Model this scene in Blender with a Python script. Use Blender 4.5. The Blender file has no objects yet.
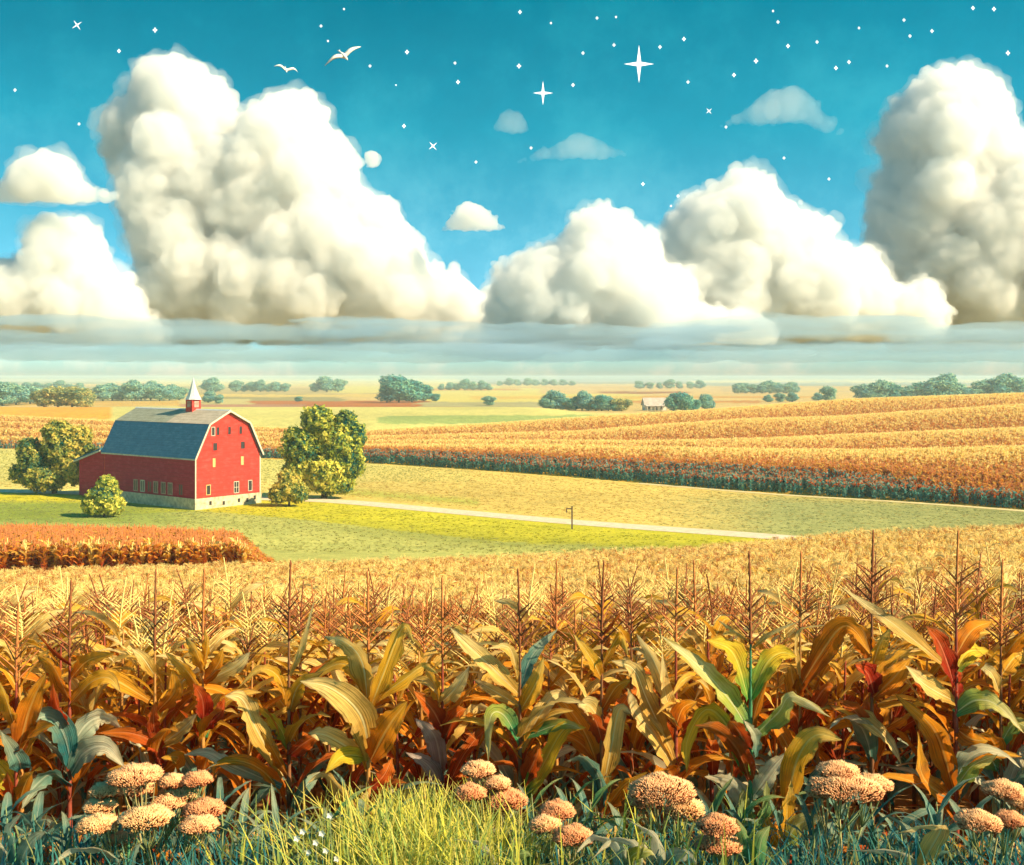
import bpy, math, random
import numpy as np
from mathutils import Vector, noise
R = math.radians
rng = np.random.default_rng(7)
random.seed(7)
S = bpy.context.scene
COL = S.collection

# ------------------------------------------------------------------ camera frame
H, F, HOR = 3.55, 1098.0, 377.0          # camera height, focal length in pixels, horizon row
def at(px, row, Y):
    "world point seen at pixel (px,row) and standing at distance Y"
    return np.array([(px-512)/F*Y, Y, H-(row-HOR)/F*Y])

# ------------------------------------------------------------------ helpers
def tag(o, label=None, cat=None, group=None, kind=None):
    if label: o['label'] = label
    if cat: o['category'] = cat
    if group: o['group'] = group
    if kind: o['kind'] = kind
    return o
def empty(name, loc, rz=0.0):
    o = bpy.data.objects.new(name, None); COL.objects.link(o)
    o.empty_display_size = .2
    o.location = tuple(map(float, loc)); o.rotation_euler = (0, 0, rz)
    return o
def copy_tree(o, parent=None):
    c = o.copy(); COL.objects.link(c); c.parent = parent
    for ch in o.children: copy_tree(ch, c)
    return c

class MB:
    "collects shapes and links them as one mesh object"
    def __init__(s): s.v=[]; s.f=[]; s.uv=[]; s.mi=[]; s.col=None; s.n=0
    def add(s, v, f, uv=None, mi=0):
        v = np.asarray(v, float).reshape(-1,3)
        s.v.append(v)
        for q in f: s.f.append(tuple(int(i)+s.n for i in q))
        s.mi += [mi]*len(f)
        s.uv.append(np.zeros((len(v),2)) if uv is None else np.asarray(uv,float))
        s.n += len(v); return s
    def box(s, a, b, mi=0):
        (x0,y0,z0),(x1,y1,z1) = a,b
        v=[(x0,y0,z0),(x1,y0,z0),(x1,y1,z0),(x0,y1,z0),(x0,y0,z1),(x1,y0,z1),(x1,y1,z1),(x0,y1,z1)]
        return s.add(v,[(3,2,1,0),(4,5,6,7),(0,1,5,4),(1,2,6,5),(2,3,7,6),(3,0,4,7)],mi=mi)
    def prism(s, poly, axis, d0, d1, mi=0):
        "poly of 2D points extruded along an axis ('x','y' or 'z')"
        n=len(poly)
        def p(a,b,d): return {'x':(d,a,b),'y':(a,d,b),'z':(a,b,d)}[axis]
        v=[p(a,b,d0) for a,b in poly]+[p(a,b,d1) for a,b in poly]
        f=[tuple(range(n)),tuple(range(2*n-1,n-1,-1))]+[(i,i+n,(i+1)%n+n,(i+1)%n) for i in range(n)]
        return s.add(v,f,mi=mi)
    def tube(s, pts, rad, sides=6, mi=0, cap=True):
        pts=np.asarray(pts,float); n=len(pts)
        rad=np.broadcast_to(np.asarray(rad,float),(n,))
        T=np.gradient(pts,axis=0); T/=np.linalg.norm(T,axis=1)[:,None]+1e-9
        ref=np.array([0,0,1.]) if abs(T[0][2])<.9 else np.array([0,1.,0])
        A=np.cross(T,ref); A/=np.linalg.norm(A,axis=1)[:,None]+1e-9; B=np.cross(T,A)
        a=np.arange(sides)*2*math.pi/sides
        v=(pts[:,None,:]+rad[:,None,None]*(np.cos(a)[None,:,None]*A[:,None,:]+np.sin(a)[None,:,None]*B[:,None,:])).reshape(-1,3)
        uv=np.stack([np.tile(a/6.283,n),np.repeat(np.linspace(0,1,n),sides)],1)
        f=[(i*sides+j,i*sides+(j+1)%sides,(i+1)*sides+(j+1)%sides,(i+1)*sides+j) for i in range(n-1) for j in range(sides)]
        if cap: f+= [tuple(range(sides-1,-1,-1)),tuple((n-1)*sides+j for j in range(sides))]
        return s.add(v,f,uv,mi)
    def mesh(s, name, mats, smooth=False):
        me=bpy.data.meshes.new(name)
        V=np.concatenate(s.v); U=np.concatenate(s.uv)
        me.from_pydata(V.tolist(),[],s.f)
        for m in (mats if isinstance(mats,(list,tuple)) else [mats]): me.materials.append(m)
        me.polygons.foreach_set('material_index',np.array(s.mi,np.int32))
        if smooth: me.polygons.foreach_set('use_smooth',np.ones(len(s.f),bool))
        uvl=me.uv_layers.new(name='UVMap')
        li=np.empty(len(me.loops),np.int32); me.loops.foreach_get('vertex_index',li)
        uvl.data.foreach_set('uv',U[li].ravel().astype(np.float32))
        me.update(); return me
    def build(s, name, mats, parent=None, smooth=False, loc=None):
        o=bpy.data.objects.new(name,s.mesh(name,mats,smooth)); COL.objects.link(o)
        if parent is not None: o.parent=parent
        if loc is not None: o.location=loc
        return o

# ------------------------------------------------------------------ materials
def nodes(name):
    m=bpy.data.materials.new(name); m.use_nodes=True
    nt=m.node_tree; nt.nodes.clear()
    out=nt.nodes.new('ShaderNodeOutputMaterial')
    return m,nt,out
def N(nt,t,**k):
    n=nt.nodes.new(t)
    for a,b in k.items():
        if a in n.inputs.keys() if isinstance(a,str) else False: n.inputs[a].default_value=b
        else: setattr(n,a,b)
    return n
def ramp(nt,fac,stops,interp='LINEAR'):
    r=nt.nodes.new('ShaderNodeValToRGB'); r.color_ramp.interpolation=interp
    e=r.color_ramp.elements
    while len(e)<len(stops): e.new(.5)
    for x,(p,c) in zip(e,stops): x.position=p; x.color=(*c,1) if len(c)==3 else c
    if fac is not None: nt.links.new(fac,r.inputs[0])
    return r
def math_n(nt,op,a,b=None,clamp=False):
    n=nt.nodes.new('ShaderNodeMath'); n.operation=op; n.use_clamp=clamp
    for i,x in enumerate((a,b)):
        if x is None: continue
        if isinstance(x,(int,float)): n.inputs[i].default_value=x
        else: nt.links.new(x,n.inputs[i])
    return n.outputs[0]
def mix_n(nt,fac,a,b,blend='MIX'):
    n=nt.nodes.new('ShaderNodeMix'); n.data_type='RGBA'; n.blend_type=blend
    for i,x in ((0,fac),(6,a),(7,b)):
        if isinstance(x,(int,float)): n.inputs[i].default_value=x
        elif isinstance(x,tuple): n.inputs[i].default_value=(*x,1) if len(x)==3 else x
        else: nt.links.new(x,n.inputs[i])
    return n.outputs[2]
def principled(nt,out,col,rough=.7,spec=.3,normal=None):
    p=nt.nodes.new('ShaderNodeBsdfPrincipled')
    if isinstance(col,tuple): p.inputs['Base Color'].default_value=(*col,1)
    else: nt.links.new(col,p.inputs['Base Color'])
    p.inputs['Roughness'].default_value=rough
    p.inputs['Specular IOR Level'].default_value=spec
    if normal is not None: nt.links.new(normal,p.inputs['Normal'])
    nt.links.new(p.outputs[0],out.inputs[0]); return p
def plain(name,col,rough=.75,var=.25,scale=3.0,spec=.25,bump=0.0):
    m,nt,out=nodes(name)
    tc=N(nt,'ShaderNodeTexCoord'); nz=N(nt,'ShaderNodeTexNoise'); nz.inputs['Scale'].default_value=scale; nz.inputs['Detail'].default_value=6
    nt.links.new(tc.outputs['Object'],nz.inputs['Vector'])
    c0=tuple(x*(1-var) for x in col); c1=tuple(min(1,x*(1+var)) for x in col)
    r=ramp(nt,nz.outputs[0],[(.3,c0),(.7,c1)])
    nrm=None
    if bump:
        b=N(nt,'ShaderNodeBump'); b.inputs['Strength'].default_value=bump; nt.links.new(nz.outputs[0],b.inputs['Height']); nrm=b.outputs[0]
    principled(nt,out,r.outputs[0],rough,spec,nrm); return m

def leaf_mat(name, base, mid, tip, trans=.46, edge=(.30,.15,.05)):
    "corn leaf: hue runs from base to tip, parallel veins, pale midrib, dry blotches"
    m,nt,out=nodes(name)
    uv=N(nt,'ShaderNodeUVMap'); sep=N(nt,'ShaderNodeSeparateXYZ'); nt.links.new(uv.outputs[0],sep.inputs[0])
    oi=N(nt,'ShaderNodeObjectInfo'); tc=N(nt,'ShaderNodeTexCoord')
    vv=math_n(nt,'ADD',sep.outputs[1],math_n(nt,'MULTIPLY',math_n(nt,'SUBTRACT',oi.outputs['Random'],.5),.25))
    nz=N(nt,'ShaderNodeTexNoise'); nz.inputs['Scale'].default_value=9; nz.inputs['Detail'].default_value=5
    nt.links.new(tc.outputs['Object'],nz.inputs['Vector'])
    vv=math_n(nt,'ADD',vv,math_n(nt,'MULTIPLY',math_n(nt,'SUBTRACT',nz.outputs[0],.5),.55))
    c=ramp(nt,vv,[(.0,base),(.45,mid),(.95,tip)]).outputs[0]
    # veins
    cmb=N(nt,'ShaderNodeCombineXYZ')
    nt.links.new(math_n(nt,'MULTIPLY',sep.outputs[0],22),cmb.inputs[0]); nt.links.new(math_n(nt,'MULTIPLY',sep.outputs[1],2.2),cmb.inputs[1])
    nt.links.new(math_n(nt,'MULTIPLY',oi.outputs['Random'],40),cmb.inputs[2])
    vn=N(nt,'ShaderNodeTexNoise'); vn.inputs['Scale'].default_value=1.0; vn.inputs['Detail'].default_value=3
    nt.links.new(cmb.outputs[0],vn.inputs['Vector'])
    vr=ramp(nt,vn.outputs[0],[(.3,(.50,.40,.30)),(.46,(.95,.93,.9)),(.7,(1.25,1.2,1.08))])
    c=mix_n(nt,.85,c,vr.outputs[0],'MULTIPLY')
    # dry rusty blotches
    n2=N(nt,'ShaderNodeTexNoise'); n2.inputs['Scale'].default_value=5; n2.inputs['Detail'].default_value=7
    nt.links.new(tc.outputs['Object'],n2.inputs['Vector'])
    bl=ramp(nt,n2.outputs[0],[(.56,(0,0,0)),(.72,(1,1,1))])
    c=mix_n(nt,math_n(nt,'MULTIPLY',bl.outputs[0],.55),c,edge)
    d=math_n(nt,'ABSOLUTE',math_n(nt,'SUBTRACT',sep.outputs[0],.5))
    # dried margin and tip
    mg=math_n(nt,'ADD',math_n(nt,'ADD',math_n(nt,'MULTIPLY',d,1.5),math_n(nt,'MULTIPLY',math_n(nt,'POWER',sep.outputs[1],4),.5)),math_n(nt,'MULTIPLY',math_n(nt,'SUBTRACT',nz.outputs[0],.5),.9))
    mgr=ramp(nt,mg,[(.66,(0,0,0)),(.90,(1,1,1))])
    c=mix_n(nt,math_n(nt,'MULTIPLY',mgr.outputs[0],.7),c,edge)
    # midrib
    mr=ramp(nt,d,[(.015,(1,1,1)),(.05,(0,0,0))])
    c=mix_n(nt,math_n(nt,'MULTIPLY',mr.outputs[0],.45),c,tuple(min(1,x*1.25+.12) for x in tip))
    bmp=N(nt,'ShaderNodeBump'); bmp.inputs['Strength'].default_value=.7; bmp.inputs['Distance'].default_value=.02
    nt.links.new(vn.outputs[0],bmp.inputs['Height'])
    p=nt.nodes.new('ShaderNodeBsdfPrincipled'); nt.links.new(c,p.inputs['Base Color']); p.inputs['Roughness'].default_value=.7
    p.inputs['Specular IOR Level'].default_value=.12; nt.links.new(bmp.outputs[0],p.inputs['Normal'])
    t=N(nt,'ShaderNodeBsdfTranslucent'); nt.links.new(c,t.inputs[0])
    mx=N(nt,'ShaderNodeMixShader'); mx.inputs[0].default_value=trans
    nt.links.new(p.outputs[0],mx.inputs[1]); nt.links.new(t.outputs[0],mx.inputs[2]); nt.links.new(mx.outputs[0],out.inputs[0])
    return m

L = {
 'gold':  leaf_mat('leaf_gold',(.55,.22,.02),(.80,.42,.03),(.87,.58,.13)),
 'straw': leaf_mat('leaf_straw',(.60,.33,.05),(.84,.58,.17),(.90,.72,.34)),
 'amber': leaf_mat('leaf_amber',(.45,.10,.01),(.74,.25,.015),(.84,.42,.04)),
 'rust':  leaf_mat('leaf_rust',(.28,.03,.012),(.54,.09,.012),(.72,.21,.025)),
 'red':   leaf_mat('leaf_red',(.22,.018,.012),(.44,.04,.012),(.64,.13,.02)),
 'yellow':leaf_mat('leaf_yellow',(.10,.34,.06),(.74,.50,.03),(.80,.60,.06),edge=(.55,.25,.03)),
 'lime':  leaf_mat('leaf_lime',(.06,.30,.12),(.42,.46,.08),(.80,.70,.36),edge=(.45,.35,.06)),
 'teal':  leaf_mat('leaf_teal',(.04,.20,.21),(.17,.34,.27),(.50,.53,.36),edge=(.28,.26,.12)),
 'pale':  leaf_mat('leaf_pale',(.12,.30,.24),(.56,.56,.40),(.84,.74,.50),edge=(.40,.36,.18)),
 'green': leaf_mat('leaf_green',(.02,.22,.14),(.16,.34,.12),(.45,.48,.20),edge=(.3,.3,.08)),
 'ripe': leaf_mat('leaf_ripe',(.80,.46,.06),(.92,.64,.14),(.94,.74,.30),.55,(.84,.52,.10)),
 'sea': leaf_mat('leaf_sea',(.03,.27,.30),(.09,.38,.37),(.26,.48,.36),.4,(.30,.34,.16)),
 'mauve': leaf_mat('leaf_mauve',(.20,.12,.13),(.40,.30,.30),(.58,.48,.42),edge=(.2,.12,.1)),
}
M_stalk = {k: plain('stalk_'+k,c,.6,.35,14) for k,c in
           dict(red=(.26,.055,.03),green=(.06,.20,.09),amber=(.42,.20,.05),brown=(.20,.085,.035)).items()}
M_tas = {k: plain('tassel_'+k,c,.8,.3,30) for k,c in dict(brown=(.26,.085,.03),straw=(.90,.60,.20),rust=(.46,.16,.045)).items()}
M_husk = leaf_mat('husk',(.45,.40,.12),(.72,.56,.22),(.80,.66,.34))

# ------------------------------------------------------------------ terrain
def sm(x): x=np.clip(x,0,1); return x*x*(3-2*x)
YK=[0,4,6.5,8,12,20,40,75,80,100,115,125,160]
ZK={0:   [.70,.60,.45,0,-.95,-2.5,-6.0,-11.6,-11.9,-13.4,-14.8,-15.6,-15.85],
    512: [.70,.60,.45,0,-.90,-2.4,-5.7,-10.5,-11.3,-13.6,-15.0,-15.6,-15.85],
    700: [.70,.60,.45,0,-.85,-2.3,-5.3,-9.9,-10.8,-13.4,-15.0,-15.6,-15.9],
    850: [.70,.60,.45,0,-.78,-2.1,-4.9,-8.9,-9.9,-13.0,-15.0,-15.6,-15.9],
    1024:[.70,.60,.45,0,-.72,-2.0,-4.6,-8.4,-9.4,-13.0,-15.0,-15.7,-15.95]}
def base_line(px): return np.interp(px,[-600,0,370,700,1024,1350,1900],[360,309,255,198,161,138,125])
HILL=[(12.,([0,370,512,660,840,1024,1300],[452,447,452,459,464,474,488])),
      (36.,([0,370,559,660,767,873,1024,1300],[436,444,445,447,449,450,446,438])),
      (88.,([0,370,559,660,767,845,1024,1300],[428,440,440,440.5,438,434.6,427.5,415])),
      (150.,([0,370,574,660,740,838,1024,1300],[421,436,431,424.5,419,416,404,392])),
      (215.,([0,100,260,370,480,600,700,850,1024,1300],[415,420,427,430,424,416,410,399,393,386]))]
def ground_z(X,Y):
    X=np.asarray(X,float); Y=np.asarray(Y,float)
    Yc=np.maximum(Y,1.0); px=np.clip(512+F*X/Yc,-600,1900)
    ks=sorted(ZK); tab=np.stack([np.interp(Yc,YK,ZK[k]) for k in ks])
    pc=np.clip(px,0,1024); z=np.zeros_like(Yc)
    for a,b,i in zip(ks[:-1],ks[1:],range(len(ks)-1)):
        t=(pc-a)/(b-a); w=(pc>=a)&((pc<b)|(b==ks[-1]))
        z=np.where(w,tab[i]*(1-t)+tab[i+1]*t,z)
    # valley floor to the foot of the corn hill
    yb=base_line(px)
    z=z-sm((Yc-160)/np.maximum(yb-160,30))*.6*(Yc>160)
    sg=np.interp(px,[-200,370,800,1024],[.45,.45,1,1]); s=(Yc-yb)/sg
    base=z; zk=[base]; pos=[0.]
    for p_,tab_ in HILL:
        Yk=yb+p_*sg; zz=H-(np.interp(px,*tab_)-HOR)/F*Yk-2.45
        if len(zk)>2: zk.append(np.minimum(zk[-1],zz)-1.6); pos.append(pos[-1]+16)
        zk.append(zz); pos.append(float(p_))
    zk.append(zk[-1]-2.2); pos.append(pos[-1]+30)
    h=np.where(s>pos[-1],zk[-1],base)
    for a in range(len(pos)-1):
        q=(s-pos[a])/(pos[a+1]-pos[a]); m_=(q>=0)&(q<1); h=np.where(m_,zk[a]+(zk[a+1]-zk[a])*sm(q),h)
    z=np.where(s>0,h,base)
    k=sm((s-pos[-1]+5)/75.)
    back=-10.2*np.ones_like(Yc)-3.2*(1-sm((Yc-330)/140))
    back=np.where(px>640,-15.,back+(-15-back)*sm((px-520)/120.))
    back=back+(-15-back)*sm((Yc-500)/90.)
    far=back+(1.6*np.sin(X/310.+1)*np.sin(Yc/420.)*np.clip((Yc-620)/400,0,1))
    z=z*(1-k)+far*k
    return z
def gz(x,y): return float(ground_z(np.array([x]),np.array([y]))[0])

# grid in angle and distance, so its cells stay about the same size in the picture
us=np.tan(np.linspace(-1.12,1.12,561)); us=np.sign(us)*np.abs(us)**1.0
ys=[2.0]
while ys[-1]<16000:
    y=ys[-1]; ys.append(y*(1.035 if y<70 else 1.02 if y<125 else 1.0065 if y<460 else 1.022 if y<3000 else 1.12))
ys=np.array(ys); nu,ny=len(us),len(ys)
YY,UU=np.meshgrid(ys,us,indexing='ij'); XX=UU*YY; ZZ=ground_z(XX,YY)
PX=512+F*UU; ROW=HOR+F*(H-ZZ)/YY
SS=YY-base_line(np.clip(PX,-600,1900))
fb=np.array([noise.fractal(Vector((x/40,y/40,0)),1,2,4) for x,y in zip(XX.ravel(),YY.ravel())]).reshape(XX.shape)
rowj=ROW+fb*1.2
C=np.zeros(XX.shape+(3,)); ZONE=np.zeros(XX.shape,int)   # 0 bank 1 cornfield soil 2 meadow 3 hill 4 plain
def setc(mask,col,zone=None):
    C[mask]=col
    if zone is not None: ZONE[mask]=zone
setc(YY<1e9,(.16,.12,.05),0)
setc(YY>7.4,(.36,.18,.06),1)
w=sm((YY-10)/14.); mk=YY>7.4; C[mk]=C[mk]*(1-w[mk][:,None])+np.array((.58,.32,.07))*w[mk][:,None]
mead=YY>79
setc(mead,(.41,.39,.11),2)
c1=np.interp(PX,[-100,0,120,200,300,400,500,640,800],[519,520,514,511,519,531,541,547,550])
setc(mead&(rowj<c1),(.47,.41,.025),2)
olive=np.exp(-((ROW-c1-2)/6.)**2)*np.clip((PX-240)/160,0,1)  # shading at the foot of the yellow strip, painted as an olive band
C[mead]=C[mead]*(1-.45*olive[mead][:,None])+np.array((.20,.22,.03))*.45*olive[mead][:,None]
w=np.clip((250-PX+fb*60)/120,0,1)*np.clip((ROW-500)/4,0,1)*np.clip((527+fb*5-ROW)/7,0,1)*.85  # barn and tree shadow painted into the ground as darker green
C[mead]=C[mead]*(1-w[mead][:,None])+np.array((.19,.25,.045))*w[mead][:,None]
roadrow=np.interp(PX,[-600,120,262,310,570,765,900],[480,494,499,497,523,537,548])
beyond=mead&(rowj<roadrow)&(YY>125)
setc(beyond,(.60,.42,.11),2)
setc(beyond&(PX<300),(.64,.52,.16),2)
w=np.clip(1-(PX-360)/170,0,1)*np.clip(1-(ROW-462)/38,0,1)
C[beyond]=C[beyond]*(1-w[beyond][:,None])+np.array((.52,.45,.14))*w[beyond][:,None]
w=np.clip((PX-640)/140,0,1)*np.clip((ROW-485-(PX-640)*.03)/14,0,1)*.8
C[beyond]=C[beyond]*(1-w[beyond][:,None])+np.array((.22,.26,.10))*w[beyond][:,None]
w=np.clip(1-np.abs(ROW-489-(PX-310)*.08)/6,0,1)*((PX>290)&(PX<480))*.8
C[beyond]=C[beyond]*(1-w[beyond][:,None])+np.array((.36,.38,.06))*w[beyond][:,None]
hill=SS>-1.0
setc(hill,(.76,.40,.05),3)
SP=SS/np.interp(PX,[-200,370,800,1024],[.45,.45,1,1]); top=hill&(SP>224)&(PX<640)&(YY<560); setc(top,(.50,.44,.15),3)
setc(top&(ROW+fb*1.5>415.5-(PX-370)*.002)&(ROW<424)&(PX+fb*20>378)&(PX+fb*20<600),(.26,.31,.10),3)
setc(top&(PX<110)&(ROW<419),(.66,.30,.04),3)
plain_m=YY>np.where(PX<640,560,470)
setc(plain_m,(.50,.345,.13),4)
def patch(x0,x1,r0,r1,col,soft=0):
    col=tuple(x*.72 for x in col)
    m=plain_m&(PX+fb*8>x0)&(PX+fb*8<x1)&(ROW+fb*.8>r0)&(ROW+fb*.8<r1); C[m]=col
patch(-900,2000,376,378.6,(.12,.17,.15)); patch(-900,2000,378.6,381.5,(.55,.44,.22)); patch(-900,110,381,384,(.36,.36,.20))
patch(150,480,380,386.5,(.70,.55,.20)); patch(100,390,388,394,(.54,.40,.16)); patch(190,340,394,401,(.38,.31,.13))
patch(250,460,401,418,(.50,.15,.025)); patch(60,250,399,410,(.62,.50,.20)); patch(180,300,404,412,(.50,.24,.14))
patch(330,560,386,393,(.70,.58,.16)); patch(430,640,393,402,(.72,.58,.15)); patch(420,560,402,407,(.44,.38,.18))
patch(460,720,377,384,(.30,.30,.26)); patch(540,780,385,394,(.70,.46,.18)); patch(600,690,391.5,393.5,(.40,.16,.05))
patch(690,1500,380.5,382.5,(.68,.55,.27)); patch(690,1500,382.5,386,(.30,.33,.27)); patch(720,1500,386,392,(.60,.42,.20))
patch(-600,100,410,420,(.62,.26,.03))
patch(-900,180,401,406,(.70,.42,.10)); patch(120,420,394.5,397,(.72,.50,.14)); patch(400,520,388.5,390.5,(.62,.30,.07)); patch(500,900,386.5,388,(.66,.40,.12)); patch(470,660,396,399,(.72,.46,.10)); patch(560,760,400.5,403,(.60,.26,.05)); patch(640,820,396,398,(.66,.34,.08)); patch(780,1100,388,391,(.70,.46,.14)); patch(-200,240,386.5,388.5,(.44,.38,.18))
ch=1+.16*fb[...,None]; C*=ch
V=np.stack([XX,YY,ZZ],-1)
def ground_mesh(name,zone):
    m=[]
    zc=ZONE[:-1,:-1]; ii,jj=np.nonzero(zc==zone)
    idx=np.arange(nu*ny).reshape(ny,nu)
    q=np.stack([idx[ii,jj],idx[ii,jj+1],idx[ii+1,jj+1],idx[ii+1,jj]],1)
    used,inv=np.unique(q,return_inverse=True); q=inv.reshape(-1,4)
    me=bpy.data.meshes.new(name); me.from_pydata(V.reshape(-1,3)[used].tolist(),[],q.tolist())
    a=me.color_attributes.new('field_colour','FLOAT_COLOR','POINT')
    a.data.foreach_set('color',np.concatenate([C.reshape(-1,3)[used],np.ones((len(used),1))],1).ravel().astype(np.float32))
    me.polygons.foreach_set('use_smooth',np.ones(len(q),bool)); me.materials.append(M_ground)
    o=bpy.data.objects.new(name,me); COL.objects.link(o); tag(o,kind='structure'); return o
def ground_mat():
    m,nt,out=nodes('field_ground')
    at_=N(nt,'ShaderNodeAttribute',attribute_name='field_colour'); tc=N(nt,'ShaderNodeTexCoord')
    a=N(nt,'ShaderNodeTexNoise'); a.inputs['Scale'].default_value=.35; a.inputs['Detail'].default_value=8; a.inputs['Roughness'].default_value=.7
    b=N(nt,'ShaderNodeTexNoise'); b.inputs['Scale'].default_value=3.0; b.inputs['Detail'].default_value=6
    nt.links.new(tc.outputs['Object'],a.inputs['Vector']); nt.links.new(tc.outputs['Object'],b.inputs['Vector'])
    r1=ramp(nt,a.outputs[0],[(.3,(.72,.78,.70)),(.7,(1.2,1.16,1.1))]); r2=ramp(nt,b.outputs[0],[(.3,(.75,.75,.75)),(.7,(1.2,1.2,1.2))])
    c=mix_n(nt,1.,at_.outputs[0],r1.outputs[0],'MULTIPLY'); c=mix_n(nt,1.,c,r2.outputs[0],'MULTIPLY')
    bm=N(nt,'ShaderNodeBump'); bm.inputs['Strength'].default_value=.5; bm.inputs['Distance'].default_value=.3; nt.links.new(b.outputs[0],bm.inputs['Height'])
    principled(nt,out,c,.95,.1,bm.outputs[0]); return m
M_ground=ground_mat()
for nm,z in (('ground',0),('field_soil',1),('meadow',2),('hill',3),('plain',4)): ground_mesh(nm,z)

# gravel road through the valley, and the farm track at the foot of the hill
def strip(name,pts,wid,mat,lift=.05,step=3.0):
    pts=np.array(pts,float); P=[]
    for a,b in zip(pts[:-1],pts[1:]):
        n=max(2,int(np.linalg.norm(b-a)/step))
        P+= [a+(b-a)*i/n for i in range(n)]
    P.append(pts[-1]); P=np.array(P)
    for _ in range(12): P[1:-1]=(P[:-2]+2*P[1:-1]+P[2:])/4
    T=np.gradient(P,axis=0); T/=np.linalg.norm(T,axis=1)[:,None]; Nn=np.stack([-T[:,1],T[:,0]],1)
    k=5; v=[];f=[]
    for j in range(k):
        q=P+Nn*wid*(j/(k-1)-.5); z=ground_z(q[:,0],q[:,1])+lift+(.06 if 0<j<k-1 else -.05)
        v.append(np.column_stack([q,z]))
    v=np.stack(v,1).reshape(-1,3); n=len(P)
    f=[(i*k+j,i*k+j+1,(i+1)*k+j+1,(i+1)*k+j) for i in range(n-1) for j in range(k-1)]
    b=MB(); b.add(v,f); return tag(b.build(name,mat,smooth=True),kind='structure')
def gp(px,row,z=-15.85):
    Y=(H-z)*F/(row-HOR); return ((px-512)/F*Y,Y)
M_road=plain('gravel',(.58,.48,.33),.95,.15,1.2)
strip('road',[gp(-150,486),gp(120,494),gp(265,499),gp(312,498.5,-15.9),gp(570,523.5,-15.9),gp(765,537,-15.8),gp(840,543,-15.7)],4.6,M_road,.08)
trk=[((px-512)/F*(base_line(px)-2.2),base_line(px)-2.2) for px in (640,760,900,1024,1150,1300)]
strip('track',trk,1.5,plain('track_dirt',(.62,.48,.22),.95,.15,1.2),.08)

# ------------------------------------------------------------------ corn
def catmull(P,n):
    P=np.asarray(P,float)
    P=np.vstack([2*P[0]-P[1],P,2*P[-1]-P[-2]]); k=len(P)-3; out=[]
    for t in np.linspace(0,k-1e-6,n):
        i=int(t); u=t-i; a,b,c,d=P[i:i+4]
        out.append(.5*((2*b)+(-a+c)*u+(2*a-5*b+4*c-d)*u*u+(-a+3*b-3*c+d)*u**3))
    return np.array(out)
def leaf_geo(mb,path,W,wdir,nseg=12,fold=.22,wave=.10,seed=0,mi=0,across=5,blunt=False):
    "blade along path; wdir(i,T) gives the width direction at ring i"
    r=random.Random(seed); P=catmull(path,nseg+1)
    T=np.gradient(P,axis=0); T/=np.linalg.norm(T,axis=1)[:,None]+1e-9
    ph=r.random()*6.28; fr=r.uniform(2.2,4.2)
    v=[];uv=[]; g=np.linspace(-1,1,across)
    for i in range(nseg+1):
        s=i/nseg
        w=W*(.42+.58*float(sm(s/.32)))*max(.0,1-s**(2.6 if not blunt else 5))**.9
        w=max(w,.002)
        D=np.array(wdir(s,T[i])); D-=T[i]*D.dot(T[i]); D/=np.linalg.norm(D)+1e-9
        Nn=np.cross(T[i],D)
        for gg in g:
            off=fold*abs(gg)*w*(1-.5*s)+wave*w*abs(gg)**1.5*(math.sin(fr*6.28*s+ph+(1.9 if gg>0 else 0))+.6*math.sin(fr*15.5*s+2*ph+gg))
            rg=1-(abs(gg)>.9)*(nseg>=10)*(r.random()**5*.42+.05*r.random())
            v.append(P[i]+D*gg*w*.5*rg+Nn*off); uv.append((gg*.5+.5,s))
    f=[(i*across+j,i*across+j+1,(i+1)*across+j+1,(i+1)*across+j) for i in range(nseg) for j in range(across-1)]
    mb.add(v,f,uv,mi)
def stalk_geo(mb,h,x=0,y=0,lean=(0,0),r0=.019,mi=0,z0=0,sides=7):
    n=18; t=np.linspace(0,1,n)
    p=np.column_stack([x+lean[0]*t**1.5,y+lean[1]*t**1.5,z0+(h-z0)*t])
    r=r0*(1-.68*t)*(1+.22*((np.arange(n)%3)==0)); mb.tube(p,r,sides,mi)
    return p
def tassel_geo(mb,base,hgt,spread,seed,mi=0,nb=11,axis=None,cheap=False,thick=1.0,bend=.02):
    r=random.Random(seed); base=np.array(base,float)
    n=8 if cheap else 22
    z=np.linspace(0,hgt,n); rad=.0065*thick*(1-.6*z/hgt)*(1+.5*np.array([r.random() for _ in z])) 
    rad*=np.where(z>.45*hgt,1.35,1)*np.where(np.arange(n)%2==0,1.25,.8)
    mb.tube(base+np.column_stack([r.uniform(-bend,bend)*(z/hgt)**1.6,r.uniform(-bend,bend)*(z/hgt)**1.6,z]),rad,4 if cheap else 5,mi)
    for k in range(nb):
        zz=hgt*(.0+.52*k/nb); a=(axis if axis is not None else 0)+math.pi*(k%2)+r.uniform(-.7,.7)
        ln=spread*(1.05-.55*k/nb)*r.uniform(.8,1.15); el=r.uniform(.65,.95)
        d=np.array([math.cos(a),math.sin(a)]); m=4 if cheap else 9; t=np.linspace(0,1,m)
        hor=ln*math.cos(el)*t; ver=ln*math.sin(el)*t-ln*.18*t*t*(r.random())
        p=np.column_stack([base[0]+d[0]*hor,base[1]+d[1]*hor,base[2]+zz+ver])
        rr=.0052*thick*(1-.55*t)*np.where(np.arange(m)%2==0,1.3,.8)
        mb.tube(p,rr,3 if cheap else 4,mi)
def arch_path(z,az,ln,el,droop,r):
    t=np.linspace(0,1,6); a=el-droop*t**1.4; dx=np.cumsum(np.r_[0,np.cos(a[:-1])])*ln/5; dz=np.cumsum(np.r_[0,np.sin(a[:-1])])*ln/5
    b=r.uniform(-.12,.12)*ln; c,s=math.cos(az),math.sin(az)
    return np.column_stack([c*dx-s*b*t**2,s*dx+c*b*t**2,z+dz])
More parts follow.
